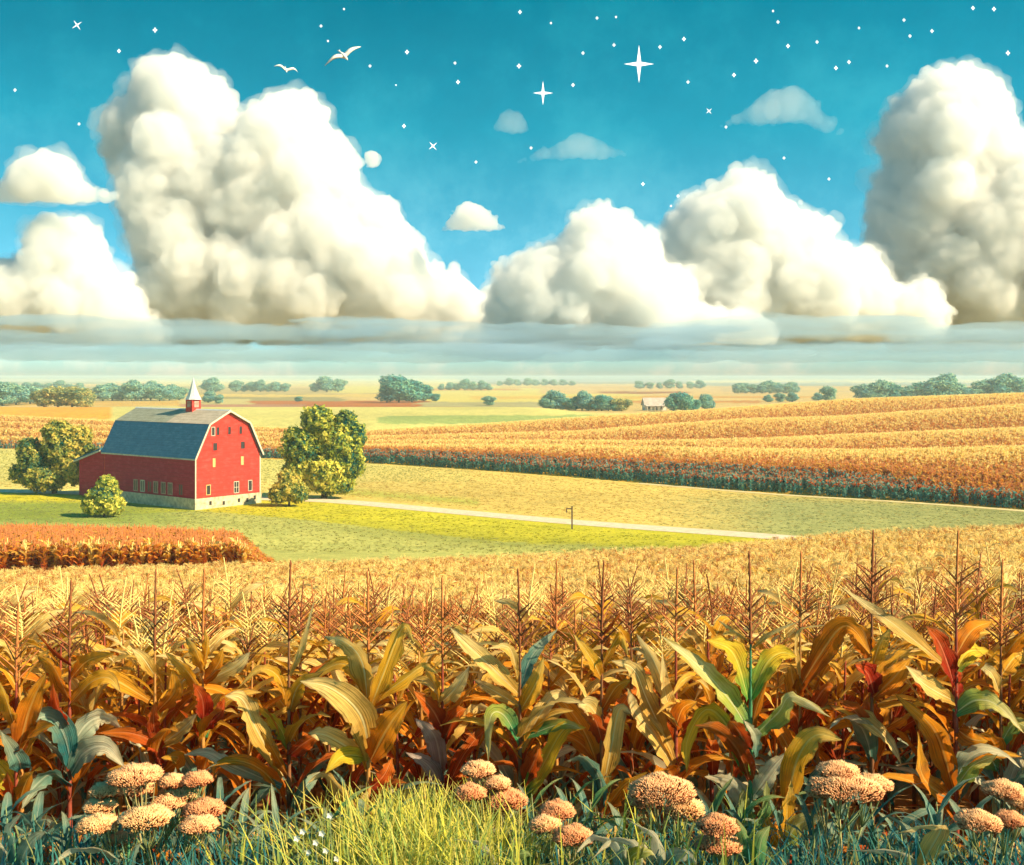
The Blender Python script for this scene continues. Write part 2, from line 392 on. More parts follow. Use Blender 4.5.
def arch_wdir(az,tw0,tw1):
    side=np.array([-math.sin(az),math.cos(az),0.])
    def f(s,T):
        n=np.cross(side,T); n/=np.linalg.norm(n)+1e-9; tw=tw0+(tw1-tw0)*s
        return side*math.cos(tw)+n*math.sin(tw)
    return f
PAL=[(.00,('teal','pale','teal','amber')),(.28,('rust','pale','amber','amber')),(.46,('amber','gold','rust','gold')),(.64,('amber','gold','gold','straw')),(.84,('ripe','straw','gold','ripe'))]
def pick(frac,r,pal=PAL):
    c=pal[0][1]
    for a,b in pal:
        if frac>=a-.04+r.uniform(-.05,.05): c=b
    return r.choice(c)
def random_plant_parts(seed,h=1.85,nl=9,tall=.45,cheap=False,pal=PAL,wide=.15,top=.30,spread=.28):
    "list of (kind, MB, material)"
    r=random.Random(seed); parts=[]
    b=MB(); stalk_geo(b,h+.02,lean=(r.uniform(-.05,.05),r.uniform(-.05,.05)),sides=5 if cheap else 7)
    parts.append(('stalk',b,M_stalk[r.choice(['red','amber','brown','amber'])]))
    az0=r.uniform(-.5,.5)
    for k in range(nl):
        fz=.12+.86*k/(nl-1); az=az0+math.pi*(k%2)+r.uniform(-.55,.55)
        up=max(0,fz-.55)/.45; ln=r.uniform(.62,.95)*(1-.42*up)*(.8 if fz<.3 else 1); el=r.uniform(.95,1.35)-top*up
        b=MB(); leaf_geo(b,arch_path(h*fz*.97,az,ln,el,r.uniform(1.1,2.5),r),wide*r.uniform(.8,1.15),arch_wdir(az,r.uniform(-.3,.3),r.uniform(-1.3,1.3)),
                  6 if cheap else 11,seed=seed*31+k,across=3 if cheap else 5)
        parts.append(('leaf',b,L[pick(fz,r,pal)]))
    b=MB(); tassel_geo(b,(0,0,h),tall*r.uniform(.75,1.1),spread,seed,nb=12,axis=r.uniform(-.4,.4),cheap=cheap,bend=.10)
    parts.append(('tassel',b,M_tas[r.choice(['straw','straw','rust'] if cheap else ['straw','straw','rust','brown'])]))
    return parts
def joined(name,parts):
    "one mesh of all parts, used as the source of instanced stuff (never linked to the scene)"
    mats=[]; mb=MB()
    for k,b,m in parts:
        if m not in mats: mats.append(m)
        for v in b.v: pass
        mb.add(np.concatenate(b.v),b.f,np.concatenate(b.uv),mats.index(m))
    return bpy.data.objects.new(name,mb.mesh(name,mats,True))
def scatter(name,pts,rz,scl,srcs,idx,kind='stuff',tilt=None):
    "one stuff object: instances of srcs on points"
    me=bpy.data.meshes.new(name); me.from_pydata(np.asarray(pts).tolist(),[],[])
    n=len(pts); a=me.attributes.new('rot','FLOAT_VECTOR','POINT')
    t=np.zeros((n,2)) if tilt is None else tilt
    a.data.foreach_set('vector',np.column_stack([t,rz]).ravel().astype(np.float32))
    a=me.attributes.new('scl','FLOAT','POINT'); a.data.foreach_set('value',np.asarray(scl,np.float32))
    a=me.attributes.new('pick','INT','POINT'); a.data.foreach_set('value',np.asarray(idx,np.int32))
    o=bpy.data.objects.new(name,me); COL.objects.link(o); tag(o,kind=kind)
    c=bpy.data.collections.new(name+'_kinds')
    for i,s_ in enumerate(srcs):
        c.objects.link(s_)
    ng=bpy.data.node_groups.new(name,'GeometryNodeTree')
    ng.interface.new_socket('Geometry',in_out='INPUT',socket_type='NodeSocketGeometry'); ng.interface.new_socket('Geometry',in_out='OUTPUT',socket_type='NodeSocketGeometry')
    gi=ng.nodes.new('NodeGroupInput'); go=ng.nodes.new('NodeGroupOutput')
    ci=ng.nodes.new('GeometryNodeCollectionInfo'); ci.inputs['Collection'].default_value=c; ci.inputs['Separate Children'].default_value=True
    ip=ng.nodes.new('GeometryNodeInstanceOnPoints'); ip.inputs['Pick Instance'].default_value=True
    def na(nm,t):
        x=ng.nodes.new('GeometryNodeInputNamedAttribute'); x.data_type=t; x.inputs['Name'].default_value=nm; return x.outputs[0]
    ng.links.new(gi.outputs[0],ip.inputs['Points']); ng.links.new(ci.outputs[0],ip.inputs['Instance'])
    ng.links.new(na('pick','INT'),ip.inputs['Instance Index']); ng.links.new(na('rot','FLOAT_VECTOR'),ip.inputs['Rotation']); ng.links.new(na('scl','FLOAT'),ip.inputs['Scale'])
    ng.links.new(ip.outputs[0],go.inputs[0])
    md=o.modifiers.new('scatter','NODES'); md.node_group=ng
    return o

# ---- hero plants of the front row, blades traced in the photograph
ZM={1:(0,560,2.833),2:(140,560,2.833),3:(290,560,2.833),4:(430,560,2.833),5:(570,560,2.833),6:(710,540,2.661),7:(844,530,2.583)}
def zp(z,x,y): a,b,s=ZM[z]; return a+x/s,b+y/s,s
HERO=[]
def hero(z,sx,tip,Y,stalk,tas,label,leaves,top=None,fill=4,tspread=.26,ear=False):
    HERO.append(dict(z=z,sx=sx,tip=tip,Y=Y,stalk=stalk,tas=tas,label=label,leaves=leaves,fill=fill,tspread=tspread,ear=ear))
hero(1,197,55,8.2,'red','brown','corn plant with amber upper and blue-green lower leaves left of the largest flower cluster',[
 ([(195,400),(150,300),(105,268)],55,'amber'),([(200,335),(250,285),(325,265)],42,'amber'),([(205,410),(260,345),(310,335),(342,375)],42,'gold'),
 ([(200,590),(185,500),(150,450),(108,452),(112,510)],58,'teal'),([(205,530),(250,460),(300,445),(345,480)],60,'pale'),
 ([(210,610),(240,545),(300,530),(352,585)],62,'pale'),([(200,640),(150,605),(95,645),(62,705)],50,'teal'),([(215,775),(140,735),(65,720)],44,'pale'),
 ([(200,300),(150,255),(90,190)],16,'rust'),([(190,470),(165,420),(150,350)],55,'red')])
hero(1,46,120,8.0,'red','rust','red-stalked corn plant at the left edge with one upright amber leaf and teal lower leaves',[
 ([(48,545),(85,420),(130,320)],62,'amber'),([(100,595),(50,560),(0,480)],50,'teal'),([(45,655),(10,600),(-25,560)],55,'yellow'),
 ([(40,480),(20,400),(-5,330)],50,'gold'),([(45,720),(30,650),(20,600)],45,'rust'),([(45,520),(60,440),(65,370)],30,'gold'),([(48,760),(90,740),(140,700)],45,'teal')])
hero(2,42,25,8.4,'amber','brown','corn plant with a long rust leaf bent left above the largest flower cluster',[
 ([(-25,400),(-60,345),(-100,335),(-130,410)],46,'gold'),([(75,430),(98,370),(92,310)],44,'amber'),([(45,520),(38,450),(45,400)],34,'rust'),
 ([(85,530),(120,480),(162,435)],42,'straw'),([(100,580),(40,520),(-30,490),(-120,490)],44,'rust'),([(40,330),(10,280),(-25,250)],34,'straw'),([(150,600),(110,560),(60,560)],40,'amber')])
hero(2,178,20,8.6,'amber','rust','corn plant with a fan of upright golden leaves and red heart',[
 ([(185,385),(130,310),(70,260)],42,'gold'),([(192,320),(160,260),(130,215)],38,'gold'),([(190,300),(192,240),(185,190)],34,'gold'),
 ([(200,350),(225,290),(236,250)],38,'amber'),([(212,345),(270,300),(312,260)],42,'straw'),([(185,505),(192,420),(252,345)],42,'lime'),
 ([(190,450),(175,390),(150,350)],45,'red'),([(195,480),(230,430),(240,390)],45,'red')])
hero(2,422,0,8.0,'brown','brown','tall dark-stalked corn plant with twin tassels and a long bent straw leaf on its left',[
 ([(415,405),(390,330),(340,310),(275,365)],30,'gold'),([(430,430),(450,355),(520,315)],44,'gold'),([(420,540),(400,480),(365,440),(330,415)],38,'yellow'),
 ([(355,615),(330,480),(290,395),(240,385)],56,'straw'),([(335,645),(260,580),(190,545),(125,552)],34,'pale'),([(430,555),(470,515),(515,490)],44,'rust'),
 ([(430,330),(460,240),(495,110)],18,'straw'),([(420,620),(380,540),(340,480)],36,'amber'),([(425,700),(470,640),(510,600)],40,'teal')],fill=5)
hero(3,222,30,7.8,'amber','rust','broad-leaved golden corn plant with wide pale left leaves beside the yellow-green grass',[
 ([(228,565),(200,440),(120,365),(28,343)],78,'straw'),([(212,400),(205,290),(160,235),(95,215)],66,'straw'),([(205,385),(180,310),(120,300),(0,385)],44,'gold'),
 ([(240,425),(265,320),(320,190),(352,235)],56,'gold'),([(255,405),(320,340),(380,300),(418,322)],42,'gold'),([(248,570),(280,470),(332,400)],72,'amber'),
 ([(170,562),(110,500),(50,490)],52,'straw'),([(205,560),(150,555),(100,605)],44,'yellow'),([(200,745),(150,660),(100,605),(48,632)],38,'straw'),
 ([(228,740),(215,690),(220,655)],40,'straw'),([(240,650),(265,610),(290,560)],60,'rust'),([(225,480),(220,420),(205,370)],60,'gold'),([(230,800),(300,680),(350,650)],40,'lime')],fill=3)
hero(3,432,50,8.3,'red','rust','corn plant with grey-mauve lower leaves right of the broad golden plant',[
 ([(430,405),(470,360),(508,300)],44,'straw'),([(435,540),(480,460),(535,415),(585,435)],42,'straw'),([(430,600),(410,500),(355,448)],56,'mauve'),
 ([(418,645),(390,580),(328,545)],42,'mauve'),([(425,420),(410,350),(380,300)],40,'gold'),([(432,480),(400,420),(350,370)],50,'rust'),([(440,520),(470,440),(500,420)],44,'rust')])
hero(4,255,25,8.1,'brown','brown','corn plant with one yellow leaf reaching down left above the middle pink flower clusters',[
 ([(250,380),(180,310),(100,235),(58,193)],50,'straw'),([(245,415),(180,370),(123,338)],32,'straw'),([(258,365),(290,270),(362,195)],36,'teal'),
 ([(270,425),(300,350),(322,275)],46,'gold'),([(265,545),(310,440),(360,380),(412,425)],42,'straw'),([(255,520),(210,440),(172,445),(165,575)],46,'lime'),
 ([(282,690),(320,580),(380,480),(442,475)],52,'yellow'),([(300,505),(370,465),(430,478)],32,'lime'),([(258,600),(230,520),(190,480)],50,'rust'),([(262,640),(300,560),(310,520)],50,'rust'),
 ([(250,340),(225,250),(165,250)],22,'straw')],fill=5)
hero(4,358,0,9.0,'amber','rust','slender corn plant set back between two darker tassels with short straw leaves',[
 ([(375,335),(350,290),(322,258)],32,'straw'),([(362,200),(430,230),(475,335)],44,'gold'),([(365,400),(410,360),(450,340)],40,'gold'),([(360,300),(340,380),(300,420)],40,'gold')])
hero(5,90,0,8.0,'brown','brown','tall corn plant with very long dark tassel and thin crossed upper leaves',[
 ([(88,335),(60,280),(10,210)],36,'gold'),([(90,220),(40,260),(-5,305)],18,'amber'),([(95,215),(125,170),(150,140)],14,'rust'),([(100,425),(130,360),(172,340)],42,'amber'),
 ([(95,705),(85,620),(40,560),(-10,570)],48,'teal'),([(92,665),(115,540),(140,425),(175,435)],50,'straw'),([(85,450),(50,410),(20,410)],50,'straw'),
 ([(100,300),(140,215),(165,270)],34,'gold'),([(105,720),(150,640),(220,600)],55,'amber'),([(92,520),(70,450),(30,430)],46,'rust')],fill=5)
hero(5,300,20,8.4,'red','rust','corn plant with several long pale leaves sweeping up left behind the broad peach flower',[
 ([(302,605),(240,500),(185,430),(163,362)],56,'straw'),([(292,565),(220,400),(180,310),(118,285)],56,'straw'),([(332,475),(270,380),(260,258)],40,'straw'),
 ([(332,465),(240,290),(188,208)],42,'straw'),([(300,480),(320,420),(360,400)],44,'amber'),([(298,540),(270,480),(230,450)],50,'rust')])
hero(5,355,0,9.2,'amber','rust','corn plant with feathery tassel set back left of the yellow-green leaved plant',[
 ([(350,240),(300,200),(250,155)],18,'straw'),([(360,300),(330,240),(300,220)],36,'gold'),([(362,350),(400,290),(430,300)],40,'gold')],fill=6)
hero(6,108,30,7.8,'green','brown','emerald-stalked corn plant with big arched yellow leaves and pale green lower leaves',[
 ([(103,425),(60,300),(-10,265)],66,'yellow'),([(118,520),(55,430),(-25,340),(-130,255)],62,'lime'),([(110,425),(150,330),(190,300),(232,312)],52,'yellow'),
 ([(122,530),(180,460),(220,415),(322,472)],60,'lime'),([(103,625),(50,500),(-10,450),(-60,530),(-62,620)],62,'yellow'),
 ([(112,730),(60,645),(-15,630)],62,'pale'),([(125,690),(165,610),(207,565)],46,'pale'),([(165,580),(120,520),(90,480)],30,'pale'),([(110,780),(90,720),(85,660)],50,'green'),
 ([(112,800),(140,720),(150,640)],46,'green'),([(100,270),(60,240),(20,212)],12,'straw'),([(115,290),(160,250),(240,215)],12,'straw'),([(100,560),(70,500),(50,480)],50,'rust')],fill=2)
hero(6,200,560,7.5,'amber',None,'short tassel-less corn shoot with one golden blade bent right, in front of the emerald stalk',[
 ([(205,725),(230,590),(280,520),(352,532)],62,'gold'),([(190,835),(230,760),(305,735)],52,'lime'),([(180,835),(160,770),(155,735)],42,'gold'),([(205,800),(205,700),(215,640)],46,'gold')],fill=0)
hero(6,240,30,8.5,'amber','rust','corn plant with a wide amber leaf folding over to the right at its top',[
 ([(235,405),(290,310),(345,235),(385,240),(430,310)],58,'amber'),([(240,440),(220,370),(215,330)],44,'amber'),([(250,520),(230,470),(200,450)],50,'rust'),
 ([(250,400),(230,250),(310,225)],16,'straw'),([(255,600),(320,490),(400,480),(470,560)],48,'amber'),([(255,500),(300,400),(340,390)],46,'rust')])
hero(7,72,0,8.3,'brown','brown','corn plant with crimson upright leaf behind the flat-topped flower right of centre',[
 ([(80,425),(60,370),(25,350)],56,'red'),([(88,435),(130,380),(172,330)],52,'amber'),([(95,530),(140,490),(172,470)],46,'amber'),([(75,360),(90,300),(120,250)],44,'gold'),
 ([(70,330),(40,270),(-10,235)],52,'amber'),([(90,520),(70,470),(60,430)],50,'rust'),([(-20,500),(40,480),(110,540),(150,610)],46,'straw')],fill=5)
hero(7,290,0,7.9,'red','rust','bushy-tasselled corn plant with dark red upper leaf and gold spear-shaped left leaf',[
 ([(275,405),(250,300),(213,248)],54,'red'),([(235,365),(150,260),(80,210),(-5,148)],36,'straw'),([(292,365),(320,315),(375,312)],52,'yellow'),([(288,405),(350,350),(405,310)],18,'amber'),
 ([(272,445),(210,400),(158,350)],44,'straw'),([(287,675),(235,520),(132,423)],58,'amber'),([(290,475),(340,440),(395,452),(465,525)],50,'lime'),
 ([(255,705),(205,640),(190,520)],52,'amber'),([(287,675),(330,610),(397,580)],46,'lime'),([(298,520),(330,540),(372,545)],52,'amber'),([(290,330),(330,260),(385,235)],44,'amber'),([(285,440),(290,380),(280,320)],40,'red')],tspread=.34)
hero(7,405,75,8.3,'brown','rust','rightmost tasselled corn plant with straw upper leaves and green-brown stalk',[
 ([(405,425),(380,370),(340,345)],32,'straw'),([(410,335),(450,280),(490,260)],44,'amber'),([(408,380),(440,330),(480,320)],44,'gold'),([(405,560),(440,500),(490,520)],46,'lime'),([(405,620),(370,580),(340,520)],46,'lime'),([(408,700),(450,640),(480,600)],44,'teal')],fill=5)
M_tipped=M_tas
def build_hero(d,seed):
    r=random.Random(seed)
    sx,ty,s=zp(d['z'],d['sx'],d['tip']); Y=d['Y']
    P0=at(sx,ty,Y); x0=P0[0]; g=gz(x0,Y); ztop=P0[2]
    root=empty('corn_plant',(x0,Y,g-.03)); tag(root,d['label'],'corn plant','corn plants of the front row')
    hgt=ztop-g; th=.55 if d['tas'] else 0.0; th*=r.uniform(.95,1.15) if d['tas'] else 1
    b=MB(); stalk_geo(b,hgt-th+.05,r0=.021); b.build('stalk',M_stalk[d['stalk']],root,True)
    if d['tas']:
        b=MB(); tassel_geo(b,(0,0,hgt-th),th+.03,d['tspread'],seed,nb=11,axis=0.0,thick=1.4); b.build('tassel',M_tas[d['tas']],root,True)
    Q=np.array([x0,Y,g-.03])
    for k,(pts,w,c) in enumerate(d['leaves']):
        n=len(pts); sd=r.choice((-1,1)) if k%3 else -1; dep=r.uniform(.05,.30)*sd
        P=[]
        for i,(a,bb) in enumerate(pts):
            px,row,_=zp(d['z'],a,bb); t=i/(n-1)
            P.append(at(px,row,Y+dep*t**1.2-.02)-Q)
        P[0][1]=0
        # start the blade at the stalk
        if abs(P[0][0])>.02: P[0][0]=P[0][0]*.25
        tau=r.uniform(.25,.75)*r.choice((-1,1)); tau2=r.uniform(.1,.9)*(1 if tau>0 else -1)
        def wd(s_,T,tau=tau,tau2=tau2):
            side=np.cross(T,(0,1,0)); side/=np.linalg.norm(side)+1e-6
            a=tau+(tau2-tau)*s_
            return side*math.cos(a)+np.array((0,1.,0))*math.sin(a)
        W=w/zp(d['z'],0,0)[2]/F*Y*1.25
        b=MB(); leaf_geo(b,P,W,wd,18,fold=.20,seed=seed*7+k,wave=.09,across=7); b.build('leaf',L[c],root,True)
    for k in range(d['fill']):
        fz=r.uniform(.15,.62); az=r.choice((0,math.pi))+r.uniform(-1.1,1.1)
        b=MB(); leaf_geo(b,arch_path((hgt-th)*fz,az,r.uniform(.5,.85),r.uniform(.9,1.3),r.uniform(1.0,2.3),r),r.uniform(.13,.19),arch_wdir(az,r.uniform(-.3,.3),r.uniform(-1.3,1.3)),12,seed=seed*77+k)
        b.build('leaf',L[pick(fz,r)],root,True)
    return x0,Y
hero_xy=[build_hero(d,i+3) for i,d in enumerate(HERO)]

# ---- plants standing behind the front row
protos=[]
for i in range(7):
    root=empty('corn_plant',(0,0,0))
    for k,b,m in random_plant_parts(100+i,h=1.50+.07*(i%3),nl=11,tall=.40,wide=.12): b.build(k,m,root,True)
    protos.append(root)
spots=[]
y=8.75
while len(spots)<278:
    half=.50*y; n=int(2*half/.30)
    for k in range(n):
        spots.append((-half+2*half*(k+rng.uniform(.15,.85))/n,y+rng.uniform(-.16,.16)))
    y+=.52
spots=sorted(spots,key=lambda p:p[1])[:278]
yend=max(p[1] for p in spots)
used=set()
for i,(x,y) in enumerate(spots):
    j=int(rng.integers(len(protos)))
    o=protos[j] if j not in used else copy_tree(protos[j])
    used.add(j)
    o.location=(x,y,gz(x,y)-.03); o.rotation_euler=(0,0,rng.uniform(-.6,.6)+(math.pi if rng.random()<.5 else 0)); s_=rng.uniform(.92,1.05); o.scale=(s_,s_,s_*rng.uniform(.95,1.05)*min(1.12,1+(y-8.7)*.06))
    tag(o,'dry golden and rust corn plant in the dense stand behind the front row','corn plant','corn plants in the dense stand behind the front row')

# ---- the rest of the near field: one stuff object
srcs=[joined('corn_source_%02d'%i,random_plant_parts(300+i,h=1.62+.08*(i%3),nl=8,tall=.36,cheap=True,wide=.13)) for i in range(6)]
GOLD=[(.0,('rust','amber')),(.25,('amber','gold')),(.42,('gold','ripe')),(.6,('ripe','ripe','straw'))]
srcs_g=[joined('gold_source_%02d'%i,random_plant_parts(340+i,h=1.62+.08*(i%3),nl=11,tall=.30,cheap=True,pal=GOLD,wide=.10,top=.1,spread=.34)) for i in range(6)]
pts=[]
y=yend+.45
while y<76:
    half=.55*y+2; n=int(2*half/(.34 if y<25 else .42))
    xs=-half+2*half*(np.arange(n)+rng.uniform(0,1,n))/n; yy=y+rng.uniform(-.2,.2,n)
    pts.append(np.column_stack([xs,yy])); y+=.55 if y<25 else .7
for y in np.arange(7.9,yend+.4,.5):                            # the same stand carried on beyond the frame on both sides
    for sd in (-1,1):
        n=14; xs=sd*(.505*y+3.6*(np.arange(n)+rng.uniform(0,1,n))/n); pts.append(np.column_stack([xs,y+rng.uniform(-.15,.15,n)]))
P2=np.concatenate(pts)
P2=P2[(P2[:,1]<75+1.5*np.sin(P2[:,0]/7))]
Z2=ground_z(P2[:,0],P2[:,1])-.03; n=len(P2)
ix=np.where((P2[:,1]<13)&(rng.random(n)<.6),rng.integers(0,6,n),6+rng.integers(0,6,n))
o=scatter('corn_field',np.column_stack([P2,Z2]),rng.uniform(0,6.28,n),rng.uniform(.88,1.1,n),srcs+srcs_g,ix,tilt=rng.normal(0,.05,(n,2)))
tag(o,'dense golden cornfield running down the slope behind the front plants','corn field')

# ---- far corn: low-detail plants
def far_plant(name,seed,cols,h=2.1,wide=.34,nl=9,tas='straw'):
    r=random.Random(seed); mats=[]; mb=MB()
    def mi(m):
        if m not in mats: mats.append(m)
        return mats.index(m)
    for k in range(nl):
        fz=.05+.8*k/(nl-1); az=r.uniform(0,6.28)
        c=cols[min(len(cols)-1,int(fz/.86*len(cols)))]
        b=MB(); leaf_geo(b,arch_path(h*fz,az,r.uniform(.6,.95),r.uniform(1.0,1.4),r.uniform(.9,2.2),r),wide,arch_wdir(az,0,r.uniform(-1,1)),4,seed=seed+k,across=3,wave=0)
        mb.add(np.concatenate(b.v),b.f,np.concatenate(b.uv),mi(L[r.choice(c)]))
    b=MB(); b.tube([(0,0,h*.7),(0,0,h+.35)],[.05,.02],3); 
    for a in (0,2.1,4.2): b.tube([(0,0,h-.15),(.16*math.cos(a),.16*math.sin(a),h+.12)],[.035,.015],3)
    mb.add(np.concatenate(b.v),b.f,np.concatenate(b.uv),mi(M_tas[tas]))
    return bpy.data.objects.new(name,mb.mesh(name,mats,True))
FG=[far_plant('far_gold_%d'%i,500+i,[('amber','gold'),('gold',),('ripe','gold'),('ripe',)]) for i in range(3)]
FP=[far_plant('far_strip_%d'%i,580+i,[('rust','amber'),('amber','gold'),('gold',),('gold','ripe','gold')]) for i in range(3)]
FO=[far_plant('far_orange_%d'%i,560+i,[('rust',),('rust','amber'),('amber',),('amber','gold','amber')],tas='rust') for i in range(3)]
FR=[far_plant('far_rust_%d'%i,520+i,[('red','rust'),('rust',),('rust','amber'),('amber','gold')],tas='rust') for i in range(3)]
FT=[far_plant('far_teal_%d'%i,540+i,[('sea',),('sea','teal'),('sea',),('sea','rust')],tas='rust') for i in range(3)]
# orange patch on the left, below the barn meadow
xs=rng.uniform(-62,-18,9000); yy=rng.uniform(82,118,9000)
px=512+F*xs/yy; edge=np.interp(px,[-100,60,160,230,262,276],[115,114.5,110,103,97,88])
k=(px>-90)&(px<274)&(yy<edge)&(yy>84); xs,yy=xs[k][:7000],yy[k][:7000]; n=len(xs)
front=yy<87.5
o=scatter('corn_patch',np.column_stack([xs,yy,ground_z(xs,yy)]),rng.uniform(0,6.28,n),rng.uniform(.95,1.2,n)*np.clip((284-(512+F*xs/yy))/45,.45,1)*1.12,FP+FO,np.where(front&(rng.random(n)<.30),3+rng.integers(0,3,n),rng.integers(0,3,n)))
tag(o,'narrow tapering patch of orange corn below the barn meadow','corn field')
# hill fields
def hill_corn(name,pxa,pxb,dens,label):
    n=int(dens)*3; px=rng.uniform(pxa,pxb,n); sg=np.interp(px,[-200,370,800,1024],[.45,.45,1,1]); s=rng.uniform(0,1,n)**.9*226
    Y=base_line(px)+s*sg; k=rng.random(n)<(Y/430)*sg; px,s,Y=px[k],s[k],Y[k]
    X=(px-512)/F*Y; m=len(X); ss=s+rng.normal(0,1.2,m); idx=rng.integers(0,3,m)
    teal_w=np.interp(px,[0,370,600,700,880,960],[9.,12,11,11,9,3.])  # teal plants at the hill foot: shade of the base put into leaf colour
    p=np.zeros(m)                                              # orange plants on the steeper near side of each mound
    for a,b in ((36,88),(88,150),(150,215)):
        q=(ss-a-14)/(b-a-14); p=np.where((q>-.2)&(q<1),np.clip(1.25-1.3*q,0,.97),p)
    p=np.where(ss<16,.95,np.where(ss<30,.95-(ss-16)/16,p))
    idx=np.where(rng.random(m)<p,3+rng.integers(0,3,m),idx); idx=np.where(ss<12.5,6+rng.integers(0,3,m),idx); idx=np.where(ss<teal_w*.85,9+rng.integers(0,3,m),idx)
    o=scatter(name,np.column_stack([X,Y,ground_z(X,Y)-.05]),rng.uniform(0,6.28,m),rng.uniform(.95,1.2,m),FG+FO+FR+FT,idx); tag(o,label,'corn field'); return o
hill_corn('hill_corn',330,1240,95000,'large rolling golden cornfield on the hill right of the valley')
hill_corn('hill_corn',-160,330,30000,'golden cornfield strip behind the barn and its trees')

# ------------------------------------------------------------------ meadow tufts
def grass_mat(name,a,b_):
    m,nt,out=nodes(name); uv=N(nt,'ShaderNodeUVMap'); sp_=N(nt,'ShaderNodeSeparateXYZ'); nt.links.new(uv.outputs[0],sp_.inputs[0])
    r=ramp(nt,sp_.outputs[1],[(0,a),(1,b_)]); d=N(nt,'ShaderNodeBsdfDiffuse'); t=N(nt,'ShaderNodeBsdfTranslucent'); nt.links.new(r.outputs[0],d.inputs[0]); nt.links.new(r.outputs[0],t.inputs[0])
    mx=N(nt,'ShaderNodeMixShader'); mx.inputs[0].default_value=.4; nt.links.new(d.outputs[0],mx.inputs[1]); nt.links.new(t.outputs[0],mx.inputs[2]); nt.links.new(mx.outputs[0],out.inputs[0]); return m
def tuft(name,seed,h,nb,cols,spread=.18,w=.03):
    r=random.Random(seed); mb=MB()
    mats=[grass_mat(name+'_blade_%d'%i,tuple(x*.8 for x in c),c) for i,c in enumerate(cols)]
    for k in range(nb):
        a=r.uniform(0,6.28); l=r.uniform(.05,.5)*h; hh=h*r.uniform(.6,1.1); x,y=r.gauss(0,spread),r.gauss(0,spread)
        d=np.array([math.cos(a),math.sin(a),0]); sd=np.array([-d[1],d[0],0])*w*r.uniform(.7,1.3)
        p=[np.array([x,y,-.02]),np.array([x,y,hh*.5])+d*l*.3,np.array([x,y,hh*.88])+d*l]
        v=[p[0]-sd,p[0]+sd,p[1]+sd*.8,p[1]-sd*.8,p[2]]
        mb.add(v,[(0,1,2,3),(3,2,4)],mi=r.randrange(len(mats)))
    return bpy.data.objects.new(name,mb.mesh(name,mats,False))
TM=[tuft('meadow_tuft_a',1,.42,14,[(.44,.42,.12),(.50,.46,.16)],.3,.06),tuft('meadow_tuft_b',2,.36,14,[(.48,.42,.03),(.42,.40,.04)],.3,.06),
    tuft('meadow_tuft_c',3,.36,14,[(.64,.45,.12),(.58,.40,.11)],.3,.06),tuft('meadow_tuft_d',4,.36,14,[(.26,.32,.14),(.38,.38,.15)],.3,.06)]
n=50000; Y=np.sqrt(rng.uniform(116**2,300**2,n)); px=rng.uniform(-60,1090,n); X=(px-512)/F*Y; Z=ground_z(X,Y); row=HOR+F*(H-Z)/Y
inpatch=(Y<119)&(px<280)
cc=np.interp(px,[-100,0,120,200,300,400,500,640,800],[519,520,514,511,519,531,541,547,550]); rr=np.interp(px,[-600,120,262,310,570,765,900],[480,494,499,497,523,537,548])
j=rng.normal(0,2.5,n)
idx=np.where(row+j>cc,0,np.where(row+j>rr,1,2)); idx=np.where((row<rr)&(rng.random(n)<np.clip((px-620)/160,0,1)*.9)&(row+j*2>488+(px-640)*.03),3,idx); idx=np.where((row<rr)&(px<470)&(row<482),0,idx); idx=np.where((px+rng.normal(0,30,n)<200)&(row+j<524)&(row>500),3,idx)  # dark green tufts left of the barn repeat its painted shadow
road_d=np.abs(row-rr-.5)
keep=(Y<base_line(px)-4)&~inpatch&(road_d>5)
bx,by=-46.2,160.; lx=(X-bx)*math.cos(R(52.5))+(Y-by)*math.sin(R(52.5)); ly=-(X-bx)*math.sin(R(52.5))+(Y-by)*math.cos(R(52.5))
keep&=~((lx>-1)&(lx<13)&(ly>-1)&(ly<32))
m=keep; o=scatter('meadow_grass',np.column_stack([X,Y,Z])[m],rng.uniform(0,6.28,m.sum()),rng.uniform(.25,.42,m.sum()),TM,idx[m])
tag(o,'short meadow grass in the valley around the barn and road','grass')

# ------------------------------------------------------------------ barn
AL=R(52.5)
BX,BY=at(195.2,510.5,160)[:2]; BZ=-15.84
def barn_paint(name,col,scale,vert=False):
    m,nt,out=nodes(name); tc=N(nt,'ShaderNodeTexCoord'); mp=N(nt,'ShaderNodeMapping')
    nt.links.new(tc.outputs['Object'],mp.inputs[0])
    w=N(nt,'ShaderNodeTexWave'); w.wave_type='BANDS'; w.bands_direction='Z' if not vert else 'Y'; w.inputs['Scale'].default_value=scale; w.inputs['Distortion'].default_value=.3; w.wave_profile='SAW'
    nt.links.new(mp.outputs[0],w.inputs['Vector'])
    nz=N(nt,'ShaderNodeTexNoise'); nz.inputs['Scale'].default_value=.8; nz.inputs['Detail'].default_value=8; nz.inputs['Roughness'].default_value=.7
    mp2=N(nt,'ShaderNodeMapping'); mp2.inputs['Scale'].default_value=(1,1,2.5); nt.links.new(tc.outputs['Object'],mp2.inputs[0]); nt.links.new(mp2.outputs[0],nz.inputs['Vector'])
    r=ramp(nt,nz.outputs[0],[(.25,tuple(x*.72 for x in col)),(.5,col),(.78,tuple(min(1,x*1.15+.05) for x in col))])
    lr=ramp(nt,w.outputs[0],[(.0,(.62,.6,.6)),(.16,(1,1,1)),(1,(1.04,1.04,1.04))])
    c=mix_n(nt,.9,r.outputs[0],lr.outputs[0],'MULTIPLY')
    principled(nt,out,c,.75,.2); return m
M_red=barn_paint('barn_red_boards',(.40,.006,.03),.55); M_red2=barn_paint('barn_red_boards_gable',(.54,.038,.028),.55)  # side walls and gable: shaded and lit copies of one barn red
